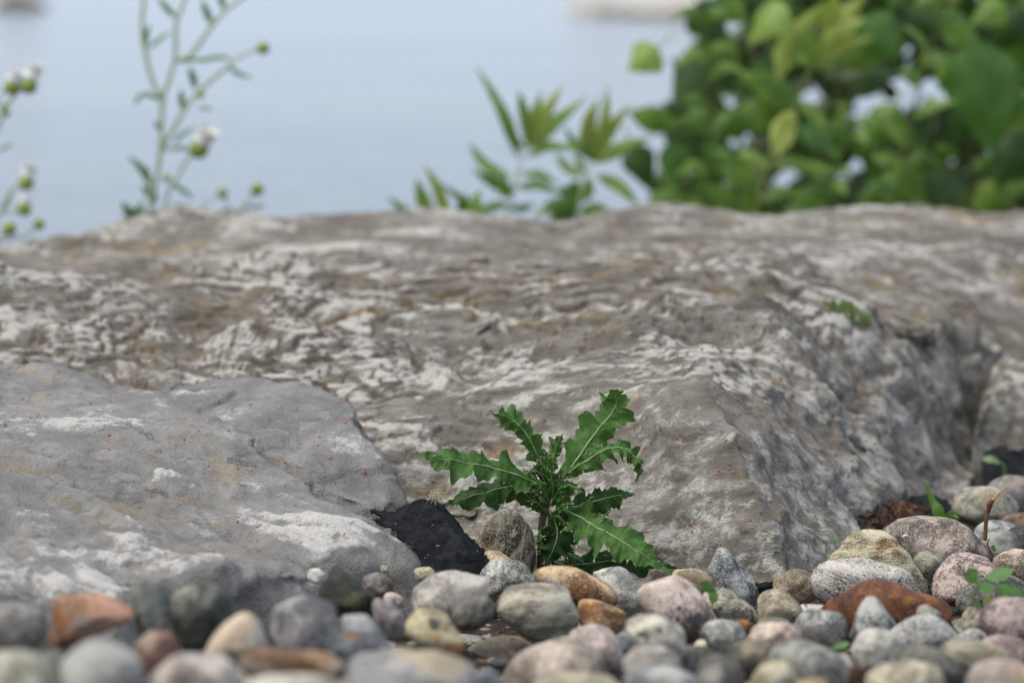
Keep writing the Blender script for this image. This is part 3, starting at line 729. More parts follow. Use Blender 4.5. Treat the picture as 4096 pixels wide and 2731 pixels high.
stone('red brown stone at the right edge behind the pebbles', E(4068, 2086, 64, 42), ((136, 104, 90), (156, 124, 108), (98, 74, 66)), speck=.35, d=2.55)
stone('cream chip between the white grey stone and the blotched one', E(2806, 2592, 36, 38), ((190, 180, 150), (202, 194, 168), (140, 128, 106)), d=1.985, speck=.3)
stone('small orange chip behind the plain pink cobble', E(2975, 2502, 36, 26, -20), ((176, 116, 66), (192, 134, 82), (120, 74, 42)), d=2.06, speck=.3)
stone('white chip lying on the large pinkish grey granite cobble', [(3608, 2150), (3614, 2138), (3626, 2136), (3640, 2146), (3636, 2154), (3620, 2152)], ((222, 222, 228), (232, 232, 236), (200, 200, 206)), d=2.345, speck=.05)

# gravel that fills in underneath and to the sides
gv, gf = [], []
bm = bmesh.new(); bmesh.ops.create_icosphere(bm, subdivisions=2, radius=1); ico_v = np.array([v.co[:] for v in bm.verts]); ico_f = [tuple(v.index for v in f.verts) for f in bm.faces]; bm.free()
def in_rock(x, y, pad):
    X_, Y_ = np.array([[x]]), np.array([[y]])
    return any(poly_sd(X_, Y_, p)[0, 0] > -pad for p in ROCK_POLYS)
n_g = 0; gtone = []
while n_g < 1500:
    y = random.uniform(.9, 3.0); x = random.uniform(-1.25, 1.25)
    r_ = random.uniform(.010, .028)
    if in_rock(x, y, r_*.8): continue
    out = abs(x) > .18*y*1.04 + .03 or y < 1.6
    z = float(surf_z(np.array(x), np.array(y))) - .034 + (random.uniform(.004, .03) if out else random.uniform(-.02, -.008))
    sc_ = np.array([r_*random.uniform(.9, 1.5), r_*random.uniform(.9, 1.4), r_*random.uniform(.6, .95)])
    a = random.uniform(0, 6.28); ca, sa = math.cos(a), math.sin(a)
    v = ico_v*sc_*(1 + .18*noise3(ico_v[:, 0]*1.3 + n_g*3.1, ico_v[:, 1]*1.3, ico_v[:, 2]*1.3))[:, None]
    v = np.stack([v[:, 0]*ca - v[:, 1]*sa + x, v[:, 0]*sa + v[:, 1]*ca + y, v[:, 2] + z], -1)
    k = len(gv)*len(ico_v)
    gv.append(v); gf.append(np.array(ico_f) + k); gtone.append(np.full(len(ico_v), random.random())); n_g += 1
def gravel_material():
    n = NT('mixed_gravel')
    t = n.n('ShaderNodeAttribute', attribute_name='tone').outputs['Fac']
    rp = n.n('ShaderNodeValToRGB'); n.l(t, rp.inputs[0]); rp.color_ramp.interpolation = 'CONSTANT'
    cols = [(0, (120, 118, 114)), (.2, (160, 154, 146)), (.38, (98, 94, 90)), (.52, (170, 146, 132)), (.66, (150, 134, 110)), (.8, (132, 124, 124)), (.9, (128, 92, 68))]
    rp.color_ramp.elements[0].color = (*lin(cols[0][1]), 1)
    rp.color_ramp.elements[1].position = cols[1][0]; rp.color_ramp.elements[1].color = (*lin(cols[1][1]), 1)
    for p_, c_ in cols[2:]:
        e = rp.color_ramp.elements.new(p_); e.color = (*lin(c_), 1)
    c = n.coords(); f = n.noise(c, 430, 3); f2 = n.noise(c, 60, 5, .65)
    col = n.mix(.35, rp.outputs[0], lin((74, 64, 54)))      # darkened evenly: the shade of the gaps is put into the gravel colour
    col = n.mix(n.math('MULTIPLY', n.step(f, .54, .64), .6), col, lin((70, 66, 64)))
    col = n.mix(n.math('MULTIPLY', n.step(f2, .5, .66), .35), col, lin((196, 188, 178)))
    n.bsdf(col, .8, .25, n.bump(f, .4, .001))
    return n.m
bm = bmesh.new(); bmesh.ops.create_icosphere(bm, subdivisions=1, radius=1); i1v = np.array([v.co[:] for v in bm.verts]); i1f = np.array([tuple(v.index for v in f.verts) for f in bm.faces]); bm.free()
kbase = len(gv)*len(ico_v)
for q in range(5200):
    y = random.uniform(1.6, 3.0); x = random.uniform(-.6, .6)
    r_ = random.uniform(.0016, .0052)
    z = float(surf_z(np.array(x), np.array(y))) - .034 + random.uniform(-.006, .004)
    jit = i1v*(1 + np.random.default_rng(q).uniform(-.3, .3, len(i1v)))[:, None]*np.array([r_*random.uniform(.8, 1.6), r_, r_*random.uniform(.5, .9)])
    gv.append(jit + np.array([x, y, z])); gf.append(i1f + kbase + q*len(i1v)); gtone.append(np.full(len(i1v), random.random()))
gr = fast_mesh('gravel', np.concatenate(gv), np.concatenate(gf), gravel_material())
a_ = gr.data.attributes.new('tone', 'FLOAT', 'POINT'); a_.data.foreach_set('value', np.concatenate(gtone).astype(np.float32))
tag(gr, 'mixed gravel filling the gaps under and around the larger cobbles', None, None, 'stuff')

# ------------------------------------------------------------------ plant helpers
def leaf_material(name, dark, light, vein=None, trans=.28, rough=.5, scale=60, spec=.35):
    n = NT(name)
    c = n.coords()
    a = n.noise(c, scale, 4, .6); b = n.noise(c, scale*9, 3, .6)
    col = n.mix(n.step(n.math('ADD', a, n.math('MULTIPLY', n.math('SUBTRACT', b, .5), .4)), .34, .66), lin(dark), lin(light))
    p = n.n('ShaderNodeBsdfPrincipled')
    n.l(col, p.inputs['Base Color'])
    p.inputs['Roughness'].default_value = rough
    p.inputs['Specular IOR Level'].default_value = spec
    n.l(n.bump(b, .25, .001, n.bump(a, .3, .003)), p.inputs['Normal'])
    tr = n.n('ShaderNodeBsdfTranslucent')
    n.l(n.mix(.5, col, lin((150, 190, 60))), tr.inputs[0])
    mx = n.n('ShaderNodeMixShader'); mx.inputs[0].default_value = trans
    n.l(p.outputs[0], mx.inputs[1]); n.l(tr.outputs[0], mx.inputs[2]); n.l(mx.outputs[0], n.out.inputs[0])
    return n.m
def plain_material(name, c1, c2, rough=.7, scale=120, spec=.25, bump=.4):
    n = NT(name)
    a = n.noise(n.coords(), scale, 5, .65)
    n.bsdf(n.mix(n.step(a, .36, .64), lin(c1), lin(c2)), rough, spec, n.bump(a, bump, .001))
    return n.m
M_THISTLE = leaf_material('thistle_leaf', (54, 86, 36), (74, 110, 50), trans=.14, rough=.6, scale=130, spec=.18)
M_THISTLE_DARK = leaf_material('thistle_old_leaf', (36, 60, 30), (52, 80, 38), trans=.10, rough=.62, scale=130, spec=.15)
M_RIB = plain_material('thistle_rib', (128, 150, 92), (150, 168, 112), .5)
M_SPINE = plain_material('thistle_spine', (176, 184, 128), (200, 204, 156), .5)
M_TSTEM = plain_material('thistle_stem', (84, 96, 58), (112, 84, 66), .6, 60)

def crom(pts, n):
    pts = [Vector(p) for p in pts]
    if len(pts) == 2:
        return [pts[0].lerp(pts[1], i/(n-1)) for i in range(n)]
    q = [pts[0]*2-pts[1]] + pts + [pts[-1]*2-pts[-2]]
    out = []
    m = len(pts)-1
    for i in range(n):
        t = i/(n-1)*m; k = min(int(t), m-1); t -= k
        p0, p1, p2, p3 = q[k:k+4]
        out.append(.5*((2*p1) + (p2-p0)*t + (2*p0-5*p1+4*p2-p3)*t*t + (3*p1-p0-3*p2+p3)*t**3))
    return out

def tube_geo(pts, radii, seg=8, n=None):
    n = n or max(6, len(pts)*6)
    path = crom(pts, n)
    V, Fc = [], []
    ref = Vector((0, -1, .2))
    for i, p in enumerate(path):
        T = (path[min(i+1, n-1)] - path[max(i-1, 0)]).normalized()
        S = T.cross(ref)
        if S.length < 1e-4: S = T.cross(Vector((1, 0, 0)))
        S.normalize(); B = S.cross(T)
        t = i/(n-1)
        r = np.interp(t, np.linspace(0, 1, len(radii)), radii)
        for k in range(seg):
            a = 2*math.pi*k/seg
            V.append(p + S*(math.cos(a)*r) + B*(math.sin(a)*r))
    for i in range(n-1):
        for k in range(seg):
            Fc.append((i*seg+k, i*seg+(k+1) % seg, (i+1)*seg+(k+1) % seg, (i+1)*seg+k))
    Fc.append(tuple(range(seg))[::-1]); Fc.append(tuple((n-1)*seg+k for k in range(seg)))
    return V, Fc

def blade_geo(path, wfun, hint, fold=.25, ripple=0.0, rfreq=9, nt=3, shear=0.0, twist=0.0, droop=0.0, seed=0):
    """flat leaf along path; wfun(s) -> (left width, right width)"""
    n = len(path); V, Fc, edge = [], [], []
    rr = random.Random(seed); ph = (rr.uniform(0, 6), rr.uniform(0, 6))
    for i, p in enumerate(path):
        T = (path[min(i+1, n-1)] - path[max(i-1, 0)]).normalized()
        h = Vector(hint)
        if twist:
            h = Matrix.Rotation(twist*i/(n-1), 3, T) @ h
        S = T.cross(h); S.normalize()
        N = S.cross(T); N.normalize()
        s = i/(n-1)
        wl, wr = wfun(s)
        row = []
        for k in range(-nt, nt+1):
            f = k/nt
            w = wr if f > 0 else wl
            off = -fold*abs(f)*w*(1 if fold > 0 else 1) + ripple*math.sin(rfreq*6.283*s + ph[f > 0])*f*f*max(wl, wr)
            off -= droop*f*f*w
            row.append(len(V))
            V.append(p + S*(f*w) + N*off + T*(shear*abs(f)*w))
        edge.append((row[0], row[-1]))
    k = 2*nt+1
    for i in range(n-1):
        for j in range(k-1):
            Fc.append((i*k+j, i*k+j+1, (i+1)*k+j+1, (i+1)*k+j))
    return V, Fc, edge

def join_geo(*gs):
    V, Fc = [], []
    for v, f in gs:
        o = len(V); V += list(v); Fc += [tuple(x+o for x in q) for q in f]
    return V, Fc

# ------------------------------------------------------------------ thistle
TD = 2.335
def tz(x, y, dd=0.0): return P(1400 + x/1.568, 1450 + y/1.568, TD + dd)
thistle = thing('thistle', 'spiny dark green thistle growing from the crack between the rocks', 'plant', tz(1200, 1290, -.005))
def add_child(o, parent):
    o.parent = parent
    o.matrix_parent_inverse = Matrix.Translation(-Vector(parent.location))
    return o
def thistle_leaf(pts, hw, lobes, hint=(0, -.85, .5), fold=.22, ripple=.28, seed=0, mat=None, valley=.48, twist=0, peak=.5, base_w=.12):
    path = crom([tz(*p) for p in pts], 190)
    rr = random.Random(seed); pa, pb = rr.uniform(0, 1), rr.uniform(0, 1)
    W = 1.22*hw*TD/F/1.568
    jl = [rr.uniform(.62, 1.22) for _ in range(40)]
    def lob(x, side):
        k = math.floor(x); f = x - k
        pk = .66
        t = f/pk if f < pk else (1-f)/(1-pk)
        t2 = (x*3.0) % 1.0; t2 = t2/.6 if t2 < .6 else (1-t2)/.4
        amp = jl[(k*2 + side) % 40]
        return (valley + (1-valley)*(t**1.5))*amp + .19*t2*(.5 + .5*jl[(k*3 + side + 7) % 40])
    def env(s):
        return (base_w + (1-base_w)*sstep(.0, .28, s))*(1 - .25*sstep(peak, .85, s))*(1 - sstep(.72, 1.02, s)*.93)
    def wf(s):
        e = float(env(s))*W
        return e*lob(s*lobes + pa, 0), e*lob(s*lobes + pb, 1)
    V, Fc, edge = blade_geo(path, wf, hint, fold, ripple*1.25, lobes*.8, 4, .36, twist, 0, seed)
    Va = np.array([v_[:] for v_ in V]); cr = fbm(Va[:, 0]*150 + seed, Va[:, 1]*150, Va[:, 2]*150, 3)
    V = [v_ + Vector(hint)*float(.0022*c_*min(1, hw/70)) for v_, c_ in zip(V, cr)]
    lf = mesh_obj('leaf', V, Fc, mat or M_THISTLE)
    add_child(lf, thistle)
    # midrib, standing a little proud
    off = Vector(hint).normalized()
    m0 = int(len(path)*.02); m1 = int(len(path)*.93)
    rib = [V[i*9 + 4] + off*.0001 for i in range(m0, m1, 8)]
    v, f = tube_geo(rib, [.0006*hw/90 + .0003, .00045*hw/90 + .00015, .00012], 6)
    r_ = mesh_obj('midrib', v, f, M_RIB)
    r_.parent = lf; 
    # spines at the tooth tips
    gs = []
    for side in (0, 1):
        for i in range(8, len(path)-2):
            ei = [edge[j][side] for j in (i-3 if i > 10 else i-1, i, min(i+3, len(path)-1))]
            c = [(V[e]-path[j]).length for e, j in zip(ei, (i-3 if i > 10 else i-1, i, min(i+3, len(path)-1)))]
            if c[1] >= c[0] and c[1] >= c[2] and c[1] > W*.12 and (hw > 50 or rr.random() < .22):
                tip = V[ei[1]]
                T = (path[min(i+1, len(path)-1)]-path[i-1]).normalized()
                dr = ((tip-path[i]).normalized() + T*.45 + Vector((rr.uniform(-.3, .3), rr.uniform(-.5, .1), rr.uniform(-.2, .4)))).normalized()
                L = rr.uniform(.0018, .0040)
                gs.append(tube_geo([tip - dr*.0004, tip + dr*L], [.00022, .00004], 4, 3))
    # terminal spine and fine hairs
    T = (path[-1]-path[-4]).normalized()
    gs.append(tube_geo([path[-1], path[-1] + T*.004], [.0003, .00005], 4, 3))
    v, f = join_geo(*gs)
    sp = mesh_obj('spine_fringe', v, f, M_SPINE); sp.parent = lf
    sp['kind'] = 'stuff'
    return lf
thistle_leaf([(1290, 720), (1400, 640, .005), (1530, 455, .012), (1640, 320, .016), (1672, 235, .018), (1630, 172, .012)], 118, 6.2, (-.25, -.9, .35), .10, .22, 1, peak=.6, valley=0.72)
thistle_leaf([(1235, 720), (1190, 610, -.004), (1120, 470, -.008), (1050, 385, -.01), (975, 335, -.012), (885, 318, -.016)], 74, 8, (-.3, -.8, .5), .55, .5, 2, valley=.46)
thistle_leaf([(1235, 800), (1150, 745, -.010), (1000, 690, -.022), (850, 650, -.032), (700, 622, -.038), (560, 600, -.042), (415, 560, -.042)], 104, 6.6, (-.05, -.75, .66), .12, .26, 3, valley=0.62)
thistle_leaf([(1210, 950), (1160, 890, -.004), (1090, 815, -.008), (1000, 775, -.010), (850, 815, -.014), (700, 858, -.018), (560, 905, -.022)], 92, 5.6, (-.1, -.85, .5), .15, .22, 4, M_THISTLE_DARK, base_w=.06, valley=0.66)
thistle_leaf([(1280, 770), (1400, 670, -.014), (1510, 600, -.028), (1610, 545, -.038), (1710, 530, -.044), (1790, 590, -.046), (1822, 660, -.046), (1790, 750, -.044)], 72, 9, (.25, -.7, .65), .6, .5, 5, valley=.46)
thistle_leaf([(1260, 950), (1330, 930, -.010), (1410, 955, -.020), (1510, 1010, -.032), (1610, 1065, -.044), (1730, 1135, -.058), (1860, 1215, -.070), (2030, 1330, -.078)], 124, 7, (.05, -.78, .62), .14, .26, 6, valley=0.6)
thistle_leaf([(1330, 920, .004), (1430, 900, .006), (1540, 868, .008), (1650, 838, .008), (1785, 822, .004)], 92, 4.6, (.1, -.9, .4), .2, .28, 7, M_THISTLE_DARK, valley=0.7)
thistle_leaf([(1230, 1215, .006), (1340, 1268, -.004), (1500, 1258, -.016), (1680, 1240, -.028), (1880, 1250, -.040), (2085, 1292, -.05)], 84, 6.4, (.05, -.8, .6), .15, .26, 8, M_THISTLE_DARK, base_w=.2, valley=0.72)
thistle_leaf([(1250, 930, -.006), (1290, 1010, -.014), (1300, 1090, -.020), (1270, 1180, -.024), (1225, 1275, -.024)], 96, 5, (.05, -.97, .2), .18, .5, 9, M_THISTLE_DARK, valley=0.8)
thistle_leaf([(1258, 800, -.006), (1262, 700, -.010), (1280, 580, -.012), (1300, 510, -.013), (1335, 445, -.015)], 48, 7, (.2, -.9, .3), .5, .5, 10, valley=.46)
thistle_leaf([(1250, 840, -.008), (1215, 760, -.012), (1195, 690, -.016), (1150, 640, -.02)], 46, 6, (-.3, -.8, .5), .5, .5, 11, valley=.46)
thistle_leaf([(1262, 900, -.010), (1320, 850, -.018), (1370, 790, -.022), (1392, 745, -.024)], 52, 5, (.2, -.8, .5), .35, .45, 12, valley=.5)
thistle_leaf([(1255, 780, -.01), (1235, 700, -.018), (1240, 620, -.022), (1225, 580, -.024)], 34, 6, (0, -.9, .4), .6, .5, 13, valley=.46)
thistle_leaf([(1265, 820, -.008), (1300, 740, -.014), (1330, 700, -.018), (1372, 690, -.022)], 36, 6, (.2, -.8, .5), .5, .5, 14, valley=.46)
thistle_leaf([(1240, 930, -.008), (1195, 880, -.014), (1180, 830, -.018), (1190, 790, -.02)], 30, 5, (-.1, -.9, .4), .4, .5, 15, M_THISTLE_DARK, valley=.46)
for i_, (pts_, hw_) in enumerate([([(1250, 880, -.012), (1225, 820, -.02), (1190, 770, -.026), (1150, 760, -.03)], 40), ([(1255, 900, -.014), (1290, 830, -.022), (1320, 780, -.028), (1330, 730, -.03)], 42),
        ([(1245, 960, -.010), (1215, 920, -.02), (1175, 880, -.026), (1130, 870, -.03)], 34), ([(1250, 960, -.012), (1300, 920, -.022), (1340, 890, -.03), (1385, 885, -.034)], 40), ([(1255, 760, -.012), (1250, 690, -.018), (1270, 640, -.02), (1300, 610, -.022)], 34),
        ([(1245, 800, -.012), (1210, 720, -.02), (1170, 680, -.022), (1120, 690, -.024)], 36), ([(1262, 860, -.014), (1275, 790, -.024), (1262, 720, -.028), (1272, 670, -.03)], 34), ([(1270, 790, -.012), (1330, 760, -.02), (1390, 770, -.026), (1440, 800, -.028)], 34),
        ([(1250, 980, -.012), (1290, 960, -.02), (1330, 980, -.026), (1350, 1030, -.03)], 34), ([(1235, 1010, -.008), (1205, 1060, -.016), (1200, 1120, -.02), (1215, 1170, -.022)], 36), ([(1215, 1200, -.004), (1300, 1180, -.012), (1380, 1200, -.018), (1450, 1240, -.022)], 44)]):
    thistle_leaf(pts_, hw_, 5.5, ((-1)**i_*.25, -.8, .5), .4, .5, 40 + i_, M_THISTLE_DARK if i_ % 3 == 2 else M_THISTLE)
v, f = tube_geo([tz(1195, 1320, .004), tz(1195, 1180), tz(1205, 1000, -.002), tz(1235, 870, -.004), tz(1258, 720, -.006)], [.0030, .0028, .0030, .0034, .0018], 10, 30)
add_child(mesh_obj('stem', v, f, M_TSTEM), thistle)
rr = random.Random(5)
gs = []
for i in range(60):
    t = rr.random(); y = 640 + 420*t; x = np.interp(y, [640, 720, 870, 1000, 1100], [1265, 1258, 1235, 1205, 1198])
    a = rr.uniform(-1, 1); p0 = tz(x + a*20, y, -.003); dr = Vector((a + rr.uniform(-.4, .4), rr.uniform(-.9, .2), rr.uniform(-.2, .7))).normalized()
    gs.append(tube_geo([p0, p0 + dr*rr.uniform(.0016, .0034)], [.00018, .00004], 3, 3))
v, f = join_geo(*gs)
o = add_child(mesh_obj('stem_hair', v, f, M_SPINE), thistle); o['kind'] = 'stuff'

# ------------------------------------------------------------------ black landscape cloth
def cloth_material():
    n = NT('black_landscape_cloth')
    a = n.noise(n.coords(scale=(1, 1, 1)), 90, 5, .7, 1.0); b = n.noise(n.coords(scale=(1, 3, 3), rot=(.3, .5, .7)), 600, 3, .7)
    col = n.mix(n.step(a, .4, .7), lin((20, 21, 23)), lin((44, 46, 48)))
    col = n.mix(n.math('MULTIPLY', n.step(b, .56, .70), .6), col, lin((84, 86, 88)))
    n.bsdf(col, .95, .1, n.bump(b, .6, .001, n.bump(a, .6, .004)))
    return n.m
M_CLOTH = cloth_material()
def cloth(label, grid, nu=56, nv=48, amp=.0022, seed=0, hairs=140):
    R, Cn = len(grid), len(grid[0])
    rows = [crom([P(*q) for q in r], nu) for r in grid]
    V = []
    cols = [crom([rows[i][j] for i in range(R)], nv) for j in range(nu)]
    A = np.array([[c[k][:] for c in cols] for k in range(nv)])
    nz = fbm(A[..., 0]*55 + seed, A[..., 1]*55, A[..., 2]*55, 4)
    A[..., 1] -= amp*nz; A[..., 2] += amp*nz
    ed = fbm(A[..., 0]*140 + seed + 5, A[..., 1]*140, A[..., 2]*140, 3)
    kk = np.zeros(A.shape[:2]); kk[0] = kk[-1] = 1; kk[:, 0] = kk[:, -1] = 1
    A[..., 2] += .003*ed*kk; A[..., 0] += .003*kk*ed
    top = A.reshape(-1, 3); bot = top + np.array([0, .0009, -.0012])
    V = np.concatenate([top, bot]); m = nu*nv
    Fc = []
    idx = np.arange(m).reshape(nv, nu)
    for i in range(nv-1):
        for j in range(nu-1):
            q = (idx[i, j], idx[i+1, j], idx[i+1, j+1], idx[i, j+1])
            Fc.append(tuple(int(x) for x in q)); Fc.append(tuple(int(x)+m for x in q[::-1]))
    ring = list(idx[0]) + list(idx[1:, -1]) + list(idx[-1, :-1][::-1]) + list(idx[1:-1, 0][::-1])
    for a, b in zip(ring, ring[1:] + ring[:1]):
        Fc.append((int(a), int(b), int(b)+m, int(a)+m))
    o = mesh_obj('landscape_cloth', V, Fc, M_CLOTH)
    tag(o, label, 'cloth')
    rr = random.Random(seed); gs = []
    for i in range(hairs):
        k = rr.choice(ring) if rr.random() < .6 else rr.randrange(m)
        p0 = Vector(top[int(k)]); dr = Vector((rr.uniform(-1, 1), rr.uniform(-1, 0), rr.uniform(0, .9))).normalized()
        L = rr.uniform(.002, .006)
        gs.append(tube_geo([p0, p0 + dr*L*.5 + Vector((0, 0, .0008)), p0 + dr*L], [.00013, .0001, .00005], 3, 4))
    if gs:
        v, f = join_geo(*gs); h = mesh_obj('loose_fibre', v, f, M_CLOTH, o); h['kind'] = 'stuff'
    return o
cloth('torn black landscape cloth lying between the grey slab and the thistle',
      [[(1478, 2030, 2.300), (1570, 2042, 2.300), (1690, 1996, 2.300), (1775, 2010, 2.310)],
       [(1560, 2110, 2.265), (1680, 2105, 2.265), (1790, 2085, 2.27), (1862, 2125, 2.285)],
       [(1660, 2205, 2.235), (1760, 2200, 2.235), (1860, 2180, 2.24), (1930, 2205, 2.26)],
       [(1700, 2330, 2.205), (1800, 2340, 2.205), (1890, 2330, 2.215), (1965, 2300, 2.235)]], seed=1)
cloth('narrow black cloth edge showing under the foot of the main slab',
      [[(3015, 2335, 2.262), (3064, 2328, 2.258), (3122, 2306, 2.255), (3160, 2276, 2.255), (3240, 2280, 2.258)],
       [(3015, 2352, 2.258), (3064, 2348, 2.254), (3124, 2326, 2.25), (3164, 2292, 2.25), (3240, 2296, 2.254)],
       [(3015, 2400, 2.262), (3064, 2400, 2.258), (3124, 2390, 2.256), (3164, 2380, 2.256), (3240, 2380, 2.26)]], nu=40, nv=12, amp=.001, seed=2, hairs=50)
cloth('crumpled black cloth beside the grass blade at the far right',
      [[(3640, 1990, 2.70), (3700, 1972, 2.70), (3760, 1985, 2.70), (3800, 2010, 2.71)],
       [(3640, 2040, 2.64), (3700, 2020, 2.63), (3770, 2030, 2.64), (3810, 2050, 2.66)],
       [(3650, 2100, 2.58), (3710, 2100, 2.57), (3780, 2100, 2.58), (3815, 2100, 2.60)]], nu=30, nv=24, seed=3, hairs=30)
cloth('black cloth sheet standing in for the shade in the hollow under the far right slab',
      [[(3940, 1795, 2.955), (4010, 1788, 2.955), (4080, 1790, 2.955), (4200, 1800, 2.955)],
       [(3930, 1850, 2.92), (4010, 1850, 2.92), (4080, 1850, 2.92), (4200, 1850, 2.92)],
       [(3930, 1960, 2.86), (4010, 1960, 2.86), (4080, 1960, 2.86), (4200, 1960, 2.86)]], nu=30, nv=24, seed=4, hairs=0, amp=.004)  # black sheet added because the block has no overhang to shade the hollow

# ------------------------------------------------------------------ small plants among the cobbles
M_CLOVER = leaf_material('clover_leaf', (70, 110, 52), (96, 138, 70), trans=.25, scale=150)
M_CSTEM = plain_material('clover_stem', (96, 104, 56), (128, 92, 64), .6)
def ovate(w, pk=.45, tip=1.0, b0=.04, pw=.75):
    def f(s):
        e = (math.sin(math.pi*min(1, s**(math.log(.5)/math.log(pk))))**pw)
        e = max(e, 0.0)*w + b0*w*(1-s)
        return e, e
    return f
def leaflet(root, base, tip, w, d, hint=(0, -.75, .66), fold=.12, mat=None, pk=.55, name='leaf', n=16, bend=.0, ripple=.03, dtip=0.0, seed=0):
    b, t = P(base[0], base[1], d), P(tip[0], tip[1], d + dtip)
    mid = b.lerp(t, .5) + Vector(hint)*bend*(t-b).length
    path = crom([b, mid, t], n)
    V, Fc, _ = blade_geo(path, ovate(w*d/F, pk), hint, fold, ripple, 2.2, 3, 0, 0, 0, seed)
    return add_child(mesh_obj('leaf', V, Fc, mat or M_CLOVER), root)
def stem(root, pts, r0, r1, mat=None, name='stem', seg=7):
    v, f = tube_geo(pts, [r0, r1], seg)
    return add_child(mesh_obj(name, v, f, mat or M_CSTEM), root)
def z7(x, y): return (2600 + x/1.572, 1850 + y/1.572)

d = 2.08
cl = thing('clover', 'clover sprig with four round leaflets in front of the black and white cobble', 'plant', P(*z7(2030, 930), d))
leaflet(cl, z7(2058, 756), z7(1996, 664), 31, d, (.1, -.85, .45), .18, seed=1)
leaflet(cl, z7(2108, 728), z7(2288, 668), 33, d, (0, -.6, .8), .1, seed=2)
leaflet(cl, z7(2050, 768), z7(2168, 790), 27, d - .004, (0, -.75, .65), .1, seed=3)
leaflet(cl, z7(2172, 772), z7(2325, 822), 37, d - .006, (0, -.85, .5), .1, seed=4)
leaflet(cl, z7(2105, 905), z7(2150, 840), 22, d - .01, (.3, -.6, .6), .3, leaf_material('yellowed_clover', (120, 116, 50), (138, 130, 64)), seed=5)
leaflet(cl, z7(2040, 850), z7(2075, 905), 16, d - .01, (.2, -.6, .6), .3, seed=6)
leaflet(cl, z7(1990, 960), z7(2030, 905), 20, d - .012, (.2, -.6, .6), .3, seed=7)
leaflet(cl, z7(2345, 860), z7(2400, 780), 28, d - .006, (0, -.85, .5), .1, seed=8)
stem(cl, [P(*z7(2026, 935), d), P(*z7(2035, 850), d), P(*z7(2055, 760), d)], .0007, .0005)
stem(cl, [P(*z7(2055, 765), d + .001), P(*z7(2085, 745), d + .001), P(*z7(2112, 727), d)], .0005, .0004)
stem(cl, [P(*z7(2190, 920), d), P(*z7(2180, 840), d), P(*z7(2172, 772), d - .005)], .0006, .0004)
d = 2.075
cl = thing('clover', 'tiny clover seedling with two leaflets on the pale speckled stone', 'plant', P(*z7(392, 895), d))
leaflet(cl, z7(372, 822), z7(340, 738), 23, d, (-.2, -.9, .3), .15, seed=11)
leaflet(cl, z7(372, 826), z7(425, 862), 24, d - .002, (.2, -.9, .4), .12, seed=12)
leaflet(cl, z7(374, 822), z7(402, 778), 19, d + .002, (.2, -.9, .4), .12, seed=13)
stem(cl, [P(*z7(396, 900), d), P(*z7(382, 860), d), P(*z7(371, 824), d)], .0007, .0005)
d = 1.93
cl = thing('seedling', 'single green leaf between the round grey cobble and the pale blunt stone', 'plant', P(3340, 2605, d))
leaflet(cl, (3330, 2590), (3400, 2568), 17, d, (0, -.6, .8), .1, seed=14)
leaflet(cl, (3336, 2596), (3320, 2580), 9, d, (0, -.6, .8), .1, seed=15)
stem(cl, [P(3345, 2625, d), P(3332, 2590, d)], .0006, .0004)
d = 1.72
cl = thing('seedling', 'green leaf poking in at the bottom right corner', 'plant', P(4080, 2760, d))
leaflet(cl, (4060, 2718), (4120, 2722), 18, d - .12, (0, -.6, .8), .1, seed=16)
stem(cl, [P(4075, 2770, d - .1), P(4062, 2718, d - .12)], .0006, .0004)
# grass blade
d = 2.56
M_GRASS = leaf_material('grass_blade', (84, 120, 46), (116, 152, 64), trans=.3)
gb = thing('grass_tuft', 'small green grass shoot beside the black cloth at the far right', 'grass', P(3765, 2085, d))
def ribbon(root, pts, w, hint=(0, -.9, .3), mat=None, name='blade', n=22, pk=.35, fold=.3, seed=0, ripple=.0):
    path = crom(pts, n)
    V, Fc, _ = blade_geo(path, ovate(w, pk), hint, fold, ripple, 2, 2, 0, 0, 0, seed)
    return add_child(mesh_obj(name, V, Fc, mat), root)
ribbon(gb, [P(3768, 2088, d), P(3735, 2010, d), P(3712, 1960, d), P(3692, 1918, d)], 13*d/F, mat=M_GRASS, pk=.3)
ribbon(gb, [P(3772, 2088, d - .01), P(3752, 2040, d - .012), P(3738, 1998, d - .01)], 24*d/F, mat=M_GRASS, pk=.4)
ribbon(gb, [P(3775, 2085, d), P(3800, 2050, d - .01), P(3818, 2046, d - .015)], 8*d/F, mat=M_GRASS)
ribbon(gb, [P(3775, 2085, d), P(3808, 2060, d - .012), P(3838, 2072, d - .02)], 7*d/F, mat=M_GRASS)
# dead brown stalk
d = 2.40
M_STALK = plain_material('dry_stalk', (88, 62, 38), (120, 88, 52), .6, 60)
st = thing('dry_stalk', 'broken brown plant stalk with a thin straw tip at the far right', 'stalk', P(3942, 2150, d))
stem(st, [P(3940, 2160, d), P(3944, 2090, d), P(3952, 2045, d), P(3960, 2015, d)], 9*d/F, 8*d/F, M_STALK, seg=9)
v, f = tube_geo([P(3953, 2045, d - .001), P(3960, 2015, d - .001), P(3972, 1998, d - .001)], [9*d/F, 13*d/F, 7*d/F], 9)
add_child(mesh_obj('node', v, f, plain_material('stalk_node', (92, 46, 40), (110, 62, 48))), st)
stem(st, [P(3968, 2002, d), P(4000, 1968, d), P(4050, 1924, d)], 6*d/F, 1.5*d/F, plain_material('straw', (172, 146, 88), (190, 166, 108)), 'straw_tip')
